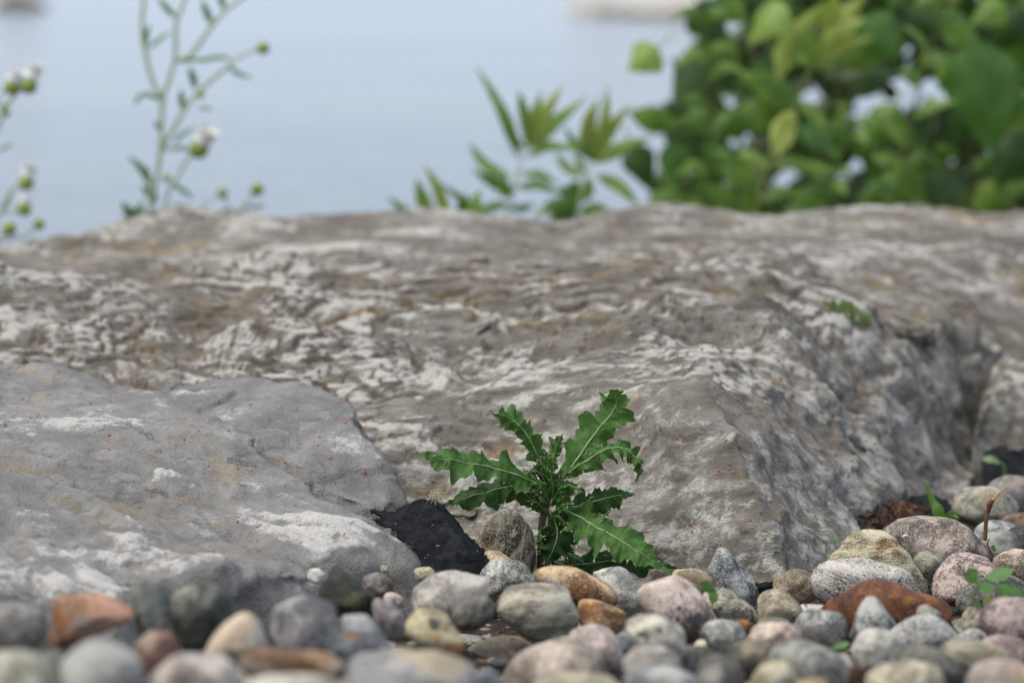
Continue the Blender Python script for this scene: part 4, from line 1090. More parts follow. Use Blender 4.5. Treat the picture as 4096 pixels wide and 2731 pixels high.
# curled leaf in the hollow, weed sprig right
d = 2.88
cw = thing('seedling', 'pale green curled leaf in front of the dark hollow at the right', 'plant', P(4015, 1912, d))
leaflet(cw, (4005, 1852), (3928, 1835), 22, d, (0, -.5, .85), .25, leaf_material('pale_leaf', (120, 140, 92), (146, 164, 112)), seed=21, bend=.2)
stem(cw, [P(4016, 1915, d), P(4018, 1870, d), P(4004, 1850, d)], .0016, .001, M_GRASS)
d = 2.36
cw = thing('weed_sprig', 'wispy little weed stem in front of the plain grey cobble at the right', 'plant', P(3985, 2235, d))
stem(cw, [P(3986, 2240, d), P(3960, 2200, d), P(3950, 2170, d), P(3958, 2155, d)], .0009, .0006, plain_material('weed_stem', (96, 74, 60), (118, 92, 72)))
leaflet(cw, (3968, 2200), (3975, 2178), 8, d, (0, -.8, .5), .2, seed=22)
leaflet(cw, (3972, 2206), (3985, 2192), 6, d, (0, -.8, .5), .2, seed=23)
d = 2.30
cw = thing('seedling', 'tiny green seedling at the foot of the slab left of the rust topped cobble', 'plant', P(3345, 2180, d))
leaflet(cw, (3350, 2170), (3328, 2158), 9, d, (0, -.6, .8), .1, seed=24)
leaflet(cw, (3352, 2170), (3362, 2154), 8, d, (0, -.6, .8), .1, seed=25)

# ------------------------------------------------------------------ dry litter by the slab
M_LIT = plain_material('dry_litter', (44, 34, 27), (86, 66, 50), .85, 200)
M_LIT2 = plain_material('dry_litter_red', (72, 48, 34), (110, 74, 50), .85, 200)
rr = random.Random(9)
for mat, cnt, nm, lb in ((M_LIT, 230, 'plant_litter', 'heap of dark brown dry plant litter against the slab at the right'), (M_LIT2, 90, 'plant_litter', 'red brown dry litter on top of the dark heap at the right')):
    gs = []
    for i in range(cnt):
        if mat is M_LIT:
            u = rr.triangular(3370, 3720, 3530); top = np.interp(u, [3370, 3450, 3530, 3620, 3720], [2150, 2060, 2010, 2015, 2070]); v_ = rr.uniform(top, 2160)
        else:
            u = rr.triangular(3510, 3720, 3600); v_ = rr.uniform(2005, 2075)
        dd = np.interp(v_, [2000, 2160], [2.62, 2.47]) + rr.uniform(-.02, .02)
        p0 = P(u, v_, dd); L = rr.uniform(.006, .02)
        a = Vector((rr.uniform(-1, 1), rr.uniform(-1, .5), rr.uniform(-.6, .8))).normalized(); b = Vector((rr.uniform(-1, 1), rr.uniform(-1, .5), rr.uniform(-.4, .6))).normalized()
        path = crom([p0 - a*L*.5, p0, p0 + b*L*.5], 7)
        V, Fc, _ = blade_geo(path, ovate(rr.uniform(.0008, .0022), .5), (rr.uniform(-.5, .5), -.8, .5), .4, .2, 1, 1, 0, rr.uniform(-2, 2), 0, i)
        gs.append((V, Fc))
    v, f = join_geo(*gs)
    o = mesh_obj(nm, v, f, mat); tag(o, lb, None, None, 'stuff')

# ------------------------------------------------------------------ things that rest on the rocks (found by casting onto them)
bpy.context.view_layer.update()
dg = bpy.context.evaluated_depsgraph_get()
def hit(u, v):
    ok, loc, nrm, _, ob, _ = scene.ray_cast(dg, Vector((0, 0, CAM_H)), ray(u, v))
    return (loc, nrm, ob) if ok else None
M_MITE = plain_material('red_mite', (168, 36, 30), (190, 52, 42), .5, 800)
bm = bmesh.new()
bmesh.ops.create_uvsphere(bm, u_segments=10, v_segments=7, radius=1)
for vtx in bm.verts:
    vtx.co = Vector((vtx.co.x*.0013*(1 - .25*vtx.co.x), vtx.co.y*.0009*(1 - .2*vtx.co.x), vtx.co.z*.0008 + .0006))
for sx in (-.0007, -.0002, .0004, .0009):
    for sy in (-1, 1):
        a = bm.verts.new((sx, sy*.0006, .0006)); b = bm.verts.new((sx*1.25, sy*.0013, .0010)); c = bm.verts.new((sx*1.5, sy*.0019, 0)); e = bm.verts.new((sx + .00018, sy*.0006, .0006)); g_ = bm.verts.new((sx*1.25 + .00014, sy*.0013, .0010))
        bm.faces.new((a, e, g_, b)); bm.faces.new((b, g_, c))
mite_me = bpy.data.meshes.new('mite'); bm.to_mesh(mite_me); bm.free(); mite_me.materials.append(M_MITE)
mite_me.polygons.foreach_set('use_smooth', [True]*len(mite_me.polygons))
MITE_ON = {main_slab.name: 'the broad weathered slab', back_slab.name: 'the buff slab at the far right', ledge.name: 'the grey block left of the thistle', front_slab.name: 'the smooth slab in the left foreground'}
for o_ in list(bpy.data.objects):
    if o_.name.startswith('landscape_cloth'): MITE_ON[o_.name] = 'the black cloth'
    if o_.parent is thistle: MITE_ON[o_.name] = 'a thistle leaf'
mz = []
for x, y in [(52,155),(148,97),(163,187),(145,312),(370,130),(454,143),(335,177),(565,337),(694,288),(691,325),(808,233),(907,227),(815,380),(426,375),(686,533),(893,170),(760,145),(736,117),(1060,205),(1255,245),(1262,272),(1396,276),(1368,325),(1457,377),(1570,345),(1660,493),(1860,377),(1808,573),(2005,547),(1995,598),(2075,681),(2290,768),(2115,423),(2200,432),(2225,428),(2168,460),(2262,482),(2018,715),(1790,705),(1865,730),(1600,730),(1495,745),(1305,730),(1008,640),(685,628),(1245,505),(1435,505),(1155,562),(1880,1103),(1490,1078),(1617,1106),(2100,833),(1325,128),(1865,145),(2005,175),(2120,325),(2140,325),(1345,235),(1790,850),(2160,1153)]:
    mz.append((x/1.568, 1400 + y/1.568))
for x, y in [(65,403),(240,460),(190,498),(95,688),(260,880),(708,268),(868,225),(550,250),(672,432),(960,1060),(1222,360),(2315,680),(2140,1018),(2262,873),(1943,400),(1850,538),(2075,452),(520,1020),(735,1070)]:
    mz.append((1400 + x/1.568, 1450 + y/1.568))
for x, y in [(107,1180),(118,1225),(240,1023),(505,1150),(577,1096),(650,1055),(300,815),(368,770),(443,897),(345,608),(430,573),(435,432),(640,541),(893,402),(758,645),(757,918),(940,1118),(885,1380),(893,1415),(1113,1435),(38,568),(517,590),(1510,1470)]:
    mz.append((2700 + x/1.685, 1400 + y/1.685))
rr = random.Random(31)
for u, v in mz:
    h = hit(u, v)
    if not h: continue
    o = bpy.data.objects.new('mite', mite_me); C.objects.link(o)
    q = h[1].to_track_quat('Z', 'Y')
    o.rotation_euler = (q @ Matrix.Rotation(rr.uniform(0, 6.28), 3, 'Z').to_quaternion()).to_euler()
    o.location = h[0]; k = rr.uniform(.55, .9); o.scale = (k, k, k)
    on = MITE_ON.get(h[2].name, 'a cobble') if h[2] else 'a cobble'
    tag(o, 'tiny bright red mite on ' + on, 'mite', 'red mites scattered over the rocks and cobbles')
M_CREEP = leaf_material('creeper_leaf', (84, 104, 48), (112, 128, 72), trans=.2)
# sprig in a pocket of the slab, upper right
h = hit(3400, 1262)
if h:
    d = h[0].y
    sp = thing('creeping_plant', 'small green creeping plant in a pocket of the slab at the upper right', 'plant', h[0])
    for i, (bx, by, tx, ty, w_) in enumerate([(3330, 1232, 3290, 1200, 16), (3345, 1238, 3330, 1196, 18), (3365, 1248, 3375, 1200, 20), (3380, 1256, 3410, 1204, 20), (3400, 1265, 3432, 1225, 16), (3420, 1278, 3405, 1240, 14),
                                           (3440, 1290, 3485, 1252, 18), (3450, 1295, 3492, 1290, 16), (3350, 1242, 3310, 1222, 14), (3430, 1285, 3455, 1240, 14), (3385, 1258, 3352, 1220, 14), (3460, 1298, 3478, 1268, 12)]):
        leaflet(sp, (bx, by), (tx, ty), w_, d - .012 + .002*(i % 3), (rr.uniform(-.3, .3), -.6, .7), .2, M_CREEP, seed=40+i)
    v_, f_ = tube_geo([P(3318, 1232, d - .005), P(3380, 1262, d - .008), P(3440, 1296, d - .01), P(3470, 1310, d - .01)], [.0014, .001], 6)
    add_child(mesh_obj('runner', v_, f_, M_GRASS), sp)
# dark splinter on the slab
h = hit(1920, 1322)
if h:
    c0 = P(1925, 1318, h[0].y - .005); k = h[0].y/F
    pts = [Vector((-24, 0, -16)), Vector((24, 0, -14)), Vector((36, 0, 26)), Vector((20, 0, 10)), Vector((-14, 16, -14)), Vector((22, 16, -12)), Vector((32, 14, 22))]
    bm = bmesh.new(); vs = [bm.verts.new(c0 + p*k) for p in pts]; bmesh.ops.convex_hull(bm, input=vs); me = bpy.data.meshes.new('stone_splinter'); bm.to_mesh(me); bm.free()
    me.materials.append(plain_material('dark_splinter', (54, 56, 54), (78, 80, 76)))
    o = bpy.data.objects.new('stone_splinter', me); C.objects.link(o); tag(o, 'small dark pointed stone splinter lying on the slab', 'stone')
# dry twigs and needles caught between the cobbles
gs = []; rr = random.Random(78)
for i in range(110):
    u, v = rr.uniform(0, 4096), rr.uniform(2080, 2720)
    h = hit(u, v)
    if not h or u < 3000 and v < 2330: continue
    a = Vector((rr.uniform(-1, 1), rr.uniform(-.8, .4), rr.uniform(-.3, .3))); a = (a - h[1]*a.dot(h[1])).normalized()*rr.uniform(.002, .009)
    p0 = h[0] + h[1]*.0006
    gs.append(tube_geo([p0 - a - h[1]*.0006, p0 + h[1]*.0006, p0 + a - h[1]*.0004], [.0002, .0004, .0002], 4, 5))
v, f = join_geo(*gs)
tag(mesh_obj('dry_twigs', v, f, plain_material('dry_twig', (92, 74, 54), (140, 118, 88))), 'dry needles and twig bits caught between the cobbles', None, None, 'stuff')
# straw crumbs on cloth and slab
gs = []; rr = random.Random(77)
for i in range(130):
    if i < 12: u, v = rr.uniform(1500, 1950), rr.uniform(2000, 2300)
    elif i < 80: u, v = rr.uniform(1100, 1760), rr.uniform(1600, 2000)
    else: u, v = rr.uniform(2300, 3300), rr.uniform(1500, 2250)
    h = hit(u, v)
    if not h: continue
    a = Vector((rr.uniform(-1, 1), rr.uniform(-.5, .3), rr.uniform(-.6, .6))); a = (a - h[1]*a.dot(h[1])).normalized()*rr.uniform(.0004, .0018)
    p0 = h[0] + h[1]*.0004
    gs.append(tube_geo([p0 - a, p0 + h[1]*.0004, p0 + a], [.0002, .00035, .0002], 4, 4))
v, f = join_geo(*gs)
tag(mesh_obj('straw_crumbs', v, f, plain_material('straw_crumb', (186, 176, 140), (210, 202, 172))), 'tiny straw crumbs strewn over the cloth and rocks', None, None, 'stuff')
gs = []
for (u, v) in [(1750, 1990), (1735, 1982), (1765, 1996), (1742, 2000), (1758, 1980), (1728, 1994), (1770, 1985)]:
    for j in range(9):
        p0 = P(u + rr.uniform(-12, 12), v + rr.uniform(-10, 10), 2.296 + rr.uniform(-.006, .004)); a = Vector((rr.uniform(-1, 1), rr.uniform(-.6, .2), rr.uniform(-.6, .6))).normalized()*rr.uniform(.002, .006)
        gs.append(tube_geo([p0 - a, p0 + Vector((0, 0, .001)), p0 + a], [.0002, .0003, .0002], 3, 4))
v, f = join_geo(*gs)
tag(mesh_obj('straw_tuft', v, f, plain_material('straw_tuft', (176, 164, 130), (200, 190, 160))), 'pale tuft of dry root fibres where the block meets the cloth', 'straw')

# ------------------------------------------------------------------ plants behind the slab
M_WSTEM = plain_material('weed_stem', (156, 172, 126), (178, 190, 148), .6)
M_WLEAF = leaf_material('weed_leaf', (84, 116, 70), (110, 140, 92), trans=.25)
M_BUD = plain_material('weed_bud', (124, 142, 58), (156, 170, 78), .6, 300)
M_PETAL = plain_material('white_petal', (252, 250, 236), (255, 255, 248), .7)
def z1(x, y, d): return P(x/1.568, y/1.568, d)
def bud(root, x, y, r, d, white=0.0, lean=(0, 0, 1), stemcol=None):
    c = z1(x, y, d); k = r/1.568*d/F
    ax = Vector(lean).normalized(); q = ax.to_track_quat('Z', 'Y')
    prof = [(.25, -1.0), (.65, -.85), (.95, -.45), (1.0, 0), (.85, .45), (.55, .75), (.2, .9)]
    V, Fc = [], []; sg = 12
    for (rr_, zz) in prof:
        for j in range(sg):
            a = 6.2832*j/sg
            V.append(c + q @ Vector((math.cos(a)*rr_*k*(1+.05*(j % 2)), math.sin(a)*rr_*k*(1+.05*(j % 2)), zz*k)))
    for i in range(len(prof)-1):
        for j in range(sg): Fc.append((i*sg+j, i*sg+(j+1) % sg, (i+1)*sg+(j+1) % sg, (i+1)*sg+j))
    Fc.append(tuple(range(sg))[::-1]); Fc.append(tuple((len(prof)-1)*sg+j for j in range(sg)))
    b = add_child(mesh_obj('flower_bud', V, Fc, M_BUD), root)
    if white:
        gs = []; rr = random.Random(int(x+y))
        for j in range(26):
            a = 6.2832*j/26 + rr.uniform(-.1, .1); o_ = .8 if j % 2 else .45
            s0 = Vector((math.cos(a)*.55*k, math.sin(a)*.55*k, .4*k)); s1 = Vector((math.cos(a)*o_*1.05*k, math.sin(a)*o_*1.05*k, (.7 + white)*k)); s2 = Vector((math.cos(a)*o_*(.8 + .7*white)*k, math.sin(a)*o_*(.8 + .7*white)*k, (.9 + 2.0*white)*k))
            path = crom([c + q @ s0, c + q @ s1, c + q @ s2], 6)
            hint = q @ Vector((math.cos(a), math.sin(a), .1))
            v, f, _ = blade_geo(path, ovate(.42*k, .6), hint, .1, 0, 1, 1)
            gs.append((v, f))
        dv, df = [], []
        for (r2, z2_) in [(.5, .5), (.85, .8), (.95, 1.1), (.8, 1.1 + .5*white), (.4, 1.2 + .8*white), (.05, 1.25 + .85*white)]:
            for j in range(10):
                a = 6.2832*j/10; dv.append(c + q @ Vector((math.cos(a)*r2*k, math.sin(a)*r2*k, z2_*k)))
        for i in range(5):
            for j in range(10): df.append((i*10+j, i*10+(j+1) % 10, (i+1)*10+(j+1) % 10, (i+1)*10+j))
        gs.append((dv, df))
        v, f = join_geo(*gs)
        p_ = mesh_obj('petal_tuft', v, f, M_PETAL); p_.parent = b; p_['kind'] = 'stuff'
    return b
def wstem(root, pts, w0, w1, d):
    v, f = tube_geo([z1(*(list(p[:2]) + [d + (p[2] if len(p) > 2 else 0)])) for p in pts], [w0/2/1.568*d/F, w1/2/1.568*d/F], 7)
    return add_child(mesh_obj('stem', v, f, M_WSTEM), root)
def wleaf(root, pts, w, d, hint=(0, -.5, .85), mat=None, fold=.3, seed=0):
    path = crom([z1(*(list(p[:2]) + [d + (p[2] if len(p) > 2 else 0)])) for p in pts], 16)
    V, Fc, _ = blade_geo(path, ovate(w/2/1.568*d/F*1.25, .5, b0=.3), hint, fold, .15, 3, 2, 0, 0, 0, seed)
    return add_child(mesh_obj('leaf', V, Fc, mat or M_WLEAF), root)
D1 = 3.80
fw = thing('flowering_weed', 'tall branching weed with small white flower and green buds behind the slab at the left', 'plant', (z1(930, 1700, D1).x, D1, -.09))
gx = Vector((z1(930, 1700, D1).x, D1, -.10))
v, f = tube_geo([gx] + [z1(x, y, D1) for x, y in [(940, 1380), (975, 1150), (1005, 950), (1020, 640), (1060, 500), (1100, 350), (1105, 150), (1170, -40), (1230, -350)]], [.0034, .0032, .003, .0028, .0026, .0018], 8, 70)
add_child(mesh_obj('stem', v, f, M_WSTEM), fw)
for pts, a, b in [([(1000, 960), (1150, 700), (1250, 570), (1430, 420), (1500, 360), (1640, 305)], 30, 14), ([(1030, 620), (960, 520), (905, 300), (890, 150), (905, -60), (880, -300)], 30, 22),
                  ([(1110, 385), (1200, 340), (1330, 160), (1420, 60), (1560, -40), (1700, -200)], 32, 18), ([(1010, 1500), (1030, 1330), (1060, 1200), (1130, 1080), (1200, 970), (1255, 930)], 26, 18)]:
    wstem(fw, pts, a, b, D1)
v, f = tube_geo([gx + Vector((.02, .02, 0)), z1(1330, 1480, D1 + .05), z1(1460, 1350, D1 + .05), z1(1530, 1290, D1 + .05), z1(1605, 1195, D1 + .05)], [.003, .002, .0016], 7, 30); add_child(mesh_obj('stem', v, f, M_WSTEM), fw)
wstem(fw, [(1465, 1350, .05), (1430, 1290, .05), (1395, 1220, .05)], 16, 10, D1)
wstem(fw, [(1200, 1400, .05), (1215, 1340, .05), (1300, 1270, .05), (1385, 1215, .05)], 16, 8, D1)
for i, (pts, w_) in enumerate([([(1110, 385), (1280, 368), (1400, 355), (1450, 375)], 40), ([(1020, 630), (950, 595), (880, 595), (840, 665)], 42), ([(945, 1160), (900, 1060), (800, 975)], 46), ([(1440, 420), (1500, 460), (1590, 490)], 34),
        ([(1225, 560), (1210, 480), (1185, 420)], 34), ([(925, 310), (1000, 240), (1075, 195)], 36), ([(1335, 160), (1300, 80), (1265, 0)], 36), ([(1105, 110), (1050, 50), (990, -20)], 38), ([(1030, 940), (1130, 925), (1220, 950)], 34),
        ([(1090, 900), (1150, 830), (1240, 800)], 32), ([(1090, 1150), (1150, 1190), (1220, 1245)], 34), ([(850, 1420), (800, 1330), (770, 1260)], 38), ([(850, 1420), (870, 1330), (890, 1260)], 44), ([(850, 1430), (840, 1350), (820, 1290)], 44),
        ([(960, 1250), (930, 1200), (890, 1160)], 44), ([(950, 1290), (960, 1230), (940, 1150)], 40), ([(1530, 1300, .05), (1600, 1295, .05), (1670, 1280, .05)], 30), ([(1060, 1290), (1150, 1290), (1220, 1320)], 26),
        ([(1150, 700), (1140, 630), (1135, 560)], 30), ([(1240, 670), (1290, 675), (1335, 690)], 26), ([(1010, 820), (990, 790), (975, 760)], 26), ([(910, 300), (915, 220), (940, 150)], 28), ([(1410, 60), (1390, 0), (1395, -60)], 30)]):
    wleaf(fw, pts, w_, D1, seed=i)
for x, y, r, wh, ln in [(1650, 300, 40, 0, (.4, 0, 1)), (1258, 590, 26, 0, (.3, 0, 1)), (1045, 1115, 28, 0, (0, 0, 1)), (1250, 930, 62, .8, (.45, -.35, .8))]:
    bud(fw, x, y, r, D1, wh, ln)
bud(fw, 1395, 1210, 34, D1 + .05, 0); bud(fw, 1612, 1185, 42, D1 + .05, 0)
D2 = 3.74
fw2 = thing('flowering_weed', 'budding weed with creamy flower heads cut by the left edge', 'plant', (z1(-120, 1700, D2).x, D2, -.09))
gx = Vector((z1(-120, 1700, D2).x, D2, -.10))
v, f = tube_geo([gx, z1(-110, 1400, D2), z1(-90, 1100, D2), z1(-40, 880, D2), z1(30, 690, D2), z1(100, 590, D2), z1(165, 545, D2)], [.0032, .0028, .002], 8, 40); add_child(mesh_obj('stem', v, f, M_WSTEM), fw2)
wstem(fw2, [(-60, 900), (-40, 700), (10, 590), (60, 550)], 20, 14, D2)
wstem(fw2, [(-100, 1500), (0, 1330), (80, 1190), (155, 1150)], 28, 14, D2)
wstem(fw2, [(0, 1330), (60, 1330), (140, 1310)], 18, 12, D2)
wstem(fw2, [(-90, 1560), (40, 1500), (150, 1480), (235, 1415)], 22, 12, D2)
wstem(fw2, [(-60, 1540), (10, 1480), (55, 1440)], 18, 12, D2)
for i, (pts, w_) in enumerate([([(-20, 950), (30, 920), (85, 900)], 30), ([(0, 700), (20, 660), (60, 640)], 26), ([(20, 1310), (40, 1260), (70, 1180)], 30), ([(-60, 1200), (-100, 1150), (-160, 1130)], 36)]):
    wleaf(fw2, pts, w_, D2, seed=50+i)
for x, y, r, wh, ln in [(180, 535, 54, .9, (.35, 0, 1)), (72, 545, 48, .7, (.3, 0, 1)), (38, 705, 28, 0, (.3, 0, 1)), (165, 1145, 48, .85, (.2, 0, 1)), (150, 1308, 46, .4, (.2, 0, 1)), (58, 1432, 46, 0, (0, 0, 1)), (245, 1405, 36, 0, (.3, 0, 1)), (-140, 560, 46, .4, (0, 0, 1))]:
    bud(fw2, x, y, r, D2, wh, ln)

# willow-leaved shoots in the middle
M_WIL = leaf_material('willow_leaf', (108, 138, 56), (138, 164, 78), trans=.38)
M_WIL_Y = leaf_material('young_willow_leaf', (148, 162, 66), (174, 184, 92), trans=.4)
M_WIL_D = leaf_material('old_willow_leaf', (72, 106, 38), (98, 132, 54), trans=.34)
def z2(x, y, d): return P(1500 + x/1.742, 100 + y/1.742, d)
def shoot(label, d, stem_pts, leaves, zf=z2, sc=1.742, r0=.0032, smat=None):
    g0 = zf(*stem_pts[0], d); root = thing('willow_shoot', label, 'plant', (g0.x, d, -.10))
    pts = [Vector((g0.x, d, -.12))] + [zf(x, y, d) for x, y in stem_pts]
    v, f = tube_geo(pts, [r0, r0*.8, r0*.4], 8, 36); add_child(mesh_obj('stem', v, f, smat or M_WSTEM), root)
    rr = random.Random(int(abs(g0.x)*1000))
    for i, (lp, w_, m) in enumerate(leaves):
        k = rr.uniform(-.035, .02)
        path = crom([zf(x, y, d + k*j/(len(lp)-1)) for j, (x, y) in enumerate(lp)], 18)
        V, Fc, _ = blade_geo(path, ovate(w_/2/sc*d/F*1.3, .42, b0=.1, pw=1.15), (rr.uniform(-.4, .4), -.8, .5), .25, .08, 2, 2, 0, rr.uniform(-.4, .4), 0, i)
        add_child(mesh_obj('leaf', V, Fc, (M_WIL, M_WIL_Y, M_WIL_D)[m]), root)
    return root
shoot('yellow green willow shoot standing alone behind the slab at the centre', 4.05, [(925, 1420), (940, 1280), (965, 1130), (1010, 970), (1060, 830)],
      [([(1000, 930), (900, 620), (690, 265)], 70, 0), ([(1060, 850), (1030, 600), (1000, 450)], 60, 0), ([(1060, 850), (1110, 650), (1165, 450)], 70, 1), ([(1060, 850), (1180, 620), (1315, 410)], 74, 1), ([(1060, 860), (1250, 680), (1490, 485)], 80, 0),
       ([(1060, 850), (1085, 700), (1120, 560)], 60, 1), ([(945, 1060), (760, 960), (650, 810)], 58, 0), ([(965, 1160), (830, 1090), (665, 1000)], 80, 2), ([(960, 1180), (900, 1110), (900, 1030)], 110, 2), ([(985, 1130), (1150, 1110), (1290, 1190)], 62, 2),
       ([(1010, 1040), (1150, 1040), (1290, 1115)], 44, 0), ([(1060, 920), (1200, 840), (1420, 875)], 66, 0), ([(1050, 870), (960, 760), (880, 560)], 56, 2), ([(950, 1250), (800, 1260), (700, 1300)], 50, 2), ([(945, 1280), (1040, 1270), (1120, 1240)], 50, 2)])
shoot('yellow green willow shoot beside the broadleaf bush', 4.12, [(1400, 1450), (1420, 1280), (1450, 1120), (1500, 960)],
      [([(1510, 950), (1490, 700), (1560, 500)], 80, 1), ([(1520, 950), (1620, 760), (1790, 540)], 80, 1), ([(1520, 960), (1700, 860), (1950, 775)], 80, 0), ([(1520, 950), (1610, 650), (1620, 410)], 64, 1), ([(1500, 950), (1470, 760), (1530, 540)], 70, 0),
       ([(1440, 1060), (1330, 980), (1255, 880)], 56, 0), ([(1460, 1040), (1430, 960), (1370, 880)], 50, 0), ([(1540, 1040), (1700, 1120), (1860, 1280)], 72, 0), ([(1410, 1300), (1370, 1180), (1420, 1070)], 110, 2), ([(1430, 1240), (1480, 1130), (1470, 1050)], 80, 0),
       ([(1410, 1340), (1260, 1270), (1080, 1340)], 100, 2), ([(1410, 1380), (1300, 1340), (1180, 1400)], 90, 2), ([(1420, 1320), (1530, 1270), (1660, 1300)], 70, 2), ([(1520, 900), (1430, 830), (1290, 860)], 70, 0), ([(1500, 940), (1380, 800), (1320, 700)], 64, 2),
       ([(1430, 1230), (1320, 1150), (1240, 1170)], 56, 2), ([(1420, 1300), (1290, 1230), (1150, 1260)], 60, 2), ([(1410, 1360), (1340, 1280), (1290, 1230)], 80, 2)])
shoot('low tuft of willow leaves at the slab rim left of the centre shoots', 4.0, [(480, 1480), (490, 1400), (500, 1340)],
      [([(400, 1380), (330, 1200), (285, 1060)], 74, 0), ([(520, 1380), (450, 1160), (340, 960)], 74, 1), ([(670, 1400), (690, 1250), (735, 1140)], 84, 0), ([(600, 1360), (600, 1220), (430, 1090)], 44, 2), ([(300, 1320), (180, 1270), (80, 1190)], 36, 2),
       ([(540, 1380), (620, 1260), (640, 1170)], 60, 2), ([(560, 1400), (720, 1330), (860, 1290)], 46, 2), ([(430, 1380), (380, 1260), (360, 1150)], 50, 1)])

# ------------------------------------------------------------------ broadleaf bush at the right
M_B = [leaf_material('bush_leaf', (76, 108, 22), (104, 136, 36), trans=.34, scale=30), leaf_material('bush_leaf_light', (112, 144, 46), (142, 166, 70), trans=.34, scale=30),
       leaf_material('bush_leaf_shaded', (38, 60, 14), (56, 84, 24), trans=.18, scale=30), leaf_material('bush_leaf_blue', (64, 104, 38), (86, 126, 54), trans=.26, scale=30)]  # third one is a dark copy: shade inside the bush put into leaf colour
def z3(x, y, d): return P(2400 + x/1.387, y/1.387, d)
DB = 4.35
bush = thing('broadleaf_bush', 'dense broad leaved green bush behind the slab at the right', 'bush', (.75, 4.55, -.3))
def bleaf(b, t, w, m, d, seed, fold=.2, dt=0.0, hint=None):
    rr = random.Random(seed)
    B_, T_ = z3(*b, d), z3(*t, d + dt)
    hint = hint or (rr.uniform(-.45, .45), -.8, rr.uniform(.2, .8))
    mid = B_.lerp(T_, .5) + Vector(hint).normalized()*(T_-B_).length*rr.uniform(.02, .14)
    path = crom([B_, mid, T_], 14)
    V, Fc, _ = blade_geo(path, ovate(w/2/1.387*d/F*(1.08 if seed < 400 else .95), rr.uniform(.30, .44), b0=.02, pw=1.05), hint, fold, .06, 2.5, 3, 0, rr.uniform(-.3, .3), .1, seed)
    pt = B_ + (B_-T_).normalized()*.03 + Vector((0, .03, 0))
    v, f = tube_geo([pt, B_.lerp(pt, .5) + Vector((0, 0, -.004)), B_], [.0014, .0012], 5, 5)
    V, Fc = join_geo((V, Fc), (v, f))
    return add_child(mesh_obj('leaf', V, Fc, M_B[m]), bush)
EX = [((320, 260), (150, 400), 230, 1, 0), ((560, 260), (400, 640), 240, 2, .1), ((540, 10), (700, 260), 260, 2, .12), ((1030, 20), (820, 250), 240, 1, 0), ((1450, 100), (1660, 340), 270, 3, .02), ((2080, 230), (2190, 870), 400, 3, -.05),
      ((430, 700), (150, 620), 150, 0, .05), ((180, 800), (300, 1080), 190, 2, .1), ((400, 780), (420, 1040), 160, 3, 0), ((260, 1150), (510, 1100), 150, 0, -.05), ((1660, 580), (1450, 850), 200, 0, -.02), ((1740, 900), (1580, 1140), 230, 0, -.05),
      ((1090, 560), (760, 400), 210, 0, .02), ((760, 640), (1060, 620), 180, 0, .02), ((790, 1180), (540, 1010), 130, 0, -.05), ((1050, 1060), (1270, 1160), 110, 0, -.05), ((1110, 690), (1310, 880), 150, 3, 0), ((1900, 120), (2150, 280), 170, 0, .05),
      ((660, 640), (780, 780), 170, 0, .08), ((620, 760), (730, 900), 150, 3, .08), ((720, 900), (560, 800), 160, 0, .08), ((2352, 720), (2200, 1050), 220, 2, .1), ((2000, 1120), (1760, 960), 240, 2, .1), ((1330, 440), (1650, 420), 220, 2, .12),
      ((1300, 260), (1600, 330), 200, 0, .08), ((1180, 620), (1330, 600), 130, 2, .1), ((880, 320), (1020, 460), 190, 2, .12), ((640, 330), (560, 560), 200, 2, .15), ((700, 0), (820, 130), 210, 0, .05), ((1700, 40), (1880, 220), 220, 2, .1),
      ((2352, 40), (2200, 300), 230, 2, .1), ((2250, 10), (2050, 140), 200, 0, .05), ((450, 1130), (620, 1190), 130, 0, 0), ((900, 1000), (640, 940), 130, 0, .02), ((1330, 960), (1050, 930), 110, 0, -.03), ((840, 1100), (820, 1220), 90, 0, -.08),
      ((1420, 700), (1320, 860), 140, 2, .1), ((1500, 860), (1720, 890), 130, 0, -.02), ((2330, 500), (2250, 700), 160, 3, .05), ((1950, 300), (1880, 520), 120, 0, .05)]
for i, (b, t, w_, m, dd) in enumerate(EX):
    bleaf(b, t, w_, m, DB + dd, 200+i)
GAPS = [(670, 110, 45), (700, 540, 40), (780, 810, 75), (490, 840, 40), (330, 760, 70), (1170, 500, 55), (1240, 550, 45), (1550, 600, 105), (1700, 470, 85), (1830, 480, 95), (1420, 640, 55), (1430, 930, 55), (1420, 750, 40), (1930, 990, 40),
        (2150, 80, 40), (970, 1000, 55), (1060, 1040, 60), (250, 1090, 45), (1780, 580, 70)]
rr = random.Random(123); cnt = 0; tries = 0
while cnt < 255 and tries < 6000:
    tries += 1
    x, y = rr.uniform(230, 2700), rr.uniform(-650, 1230)
    lim = np.interp(y, [-650, 0, 300, 520, 640, 1200], [620, 600, 470, 420, 300, 230])
    L = rr.uniform(110, 300); a = rr.uniform(.3, 2.84) if rr.random() < .6 else rr.uniform(0, 6.283); w_ = L*rr.uniform(.42, .72)
    if x - L*.45 < lim: continue
    if any((x-gx_)**2 + (y-gy_)**2 < (gr_*.85 + L*.20)**2 for gx_, gy_, gr_ in GAPS): continue
    dd = rr.uniform(.1, .6)
    dx, dy = math.cos(a)*L/2, math.sin(a)*L/2
    bleaf((x-dx, y-dy), (x+dx, y+dy), w_, rr.choice((2, 2, 0, 0, 0, 3, 1)), DB + dd, 400+tries)
    cnt += 1
print('bush leaves', cnt)
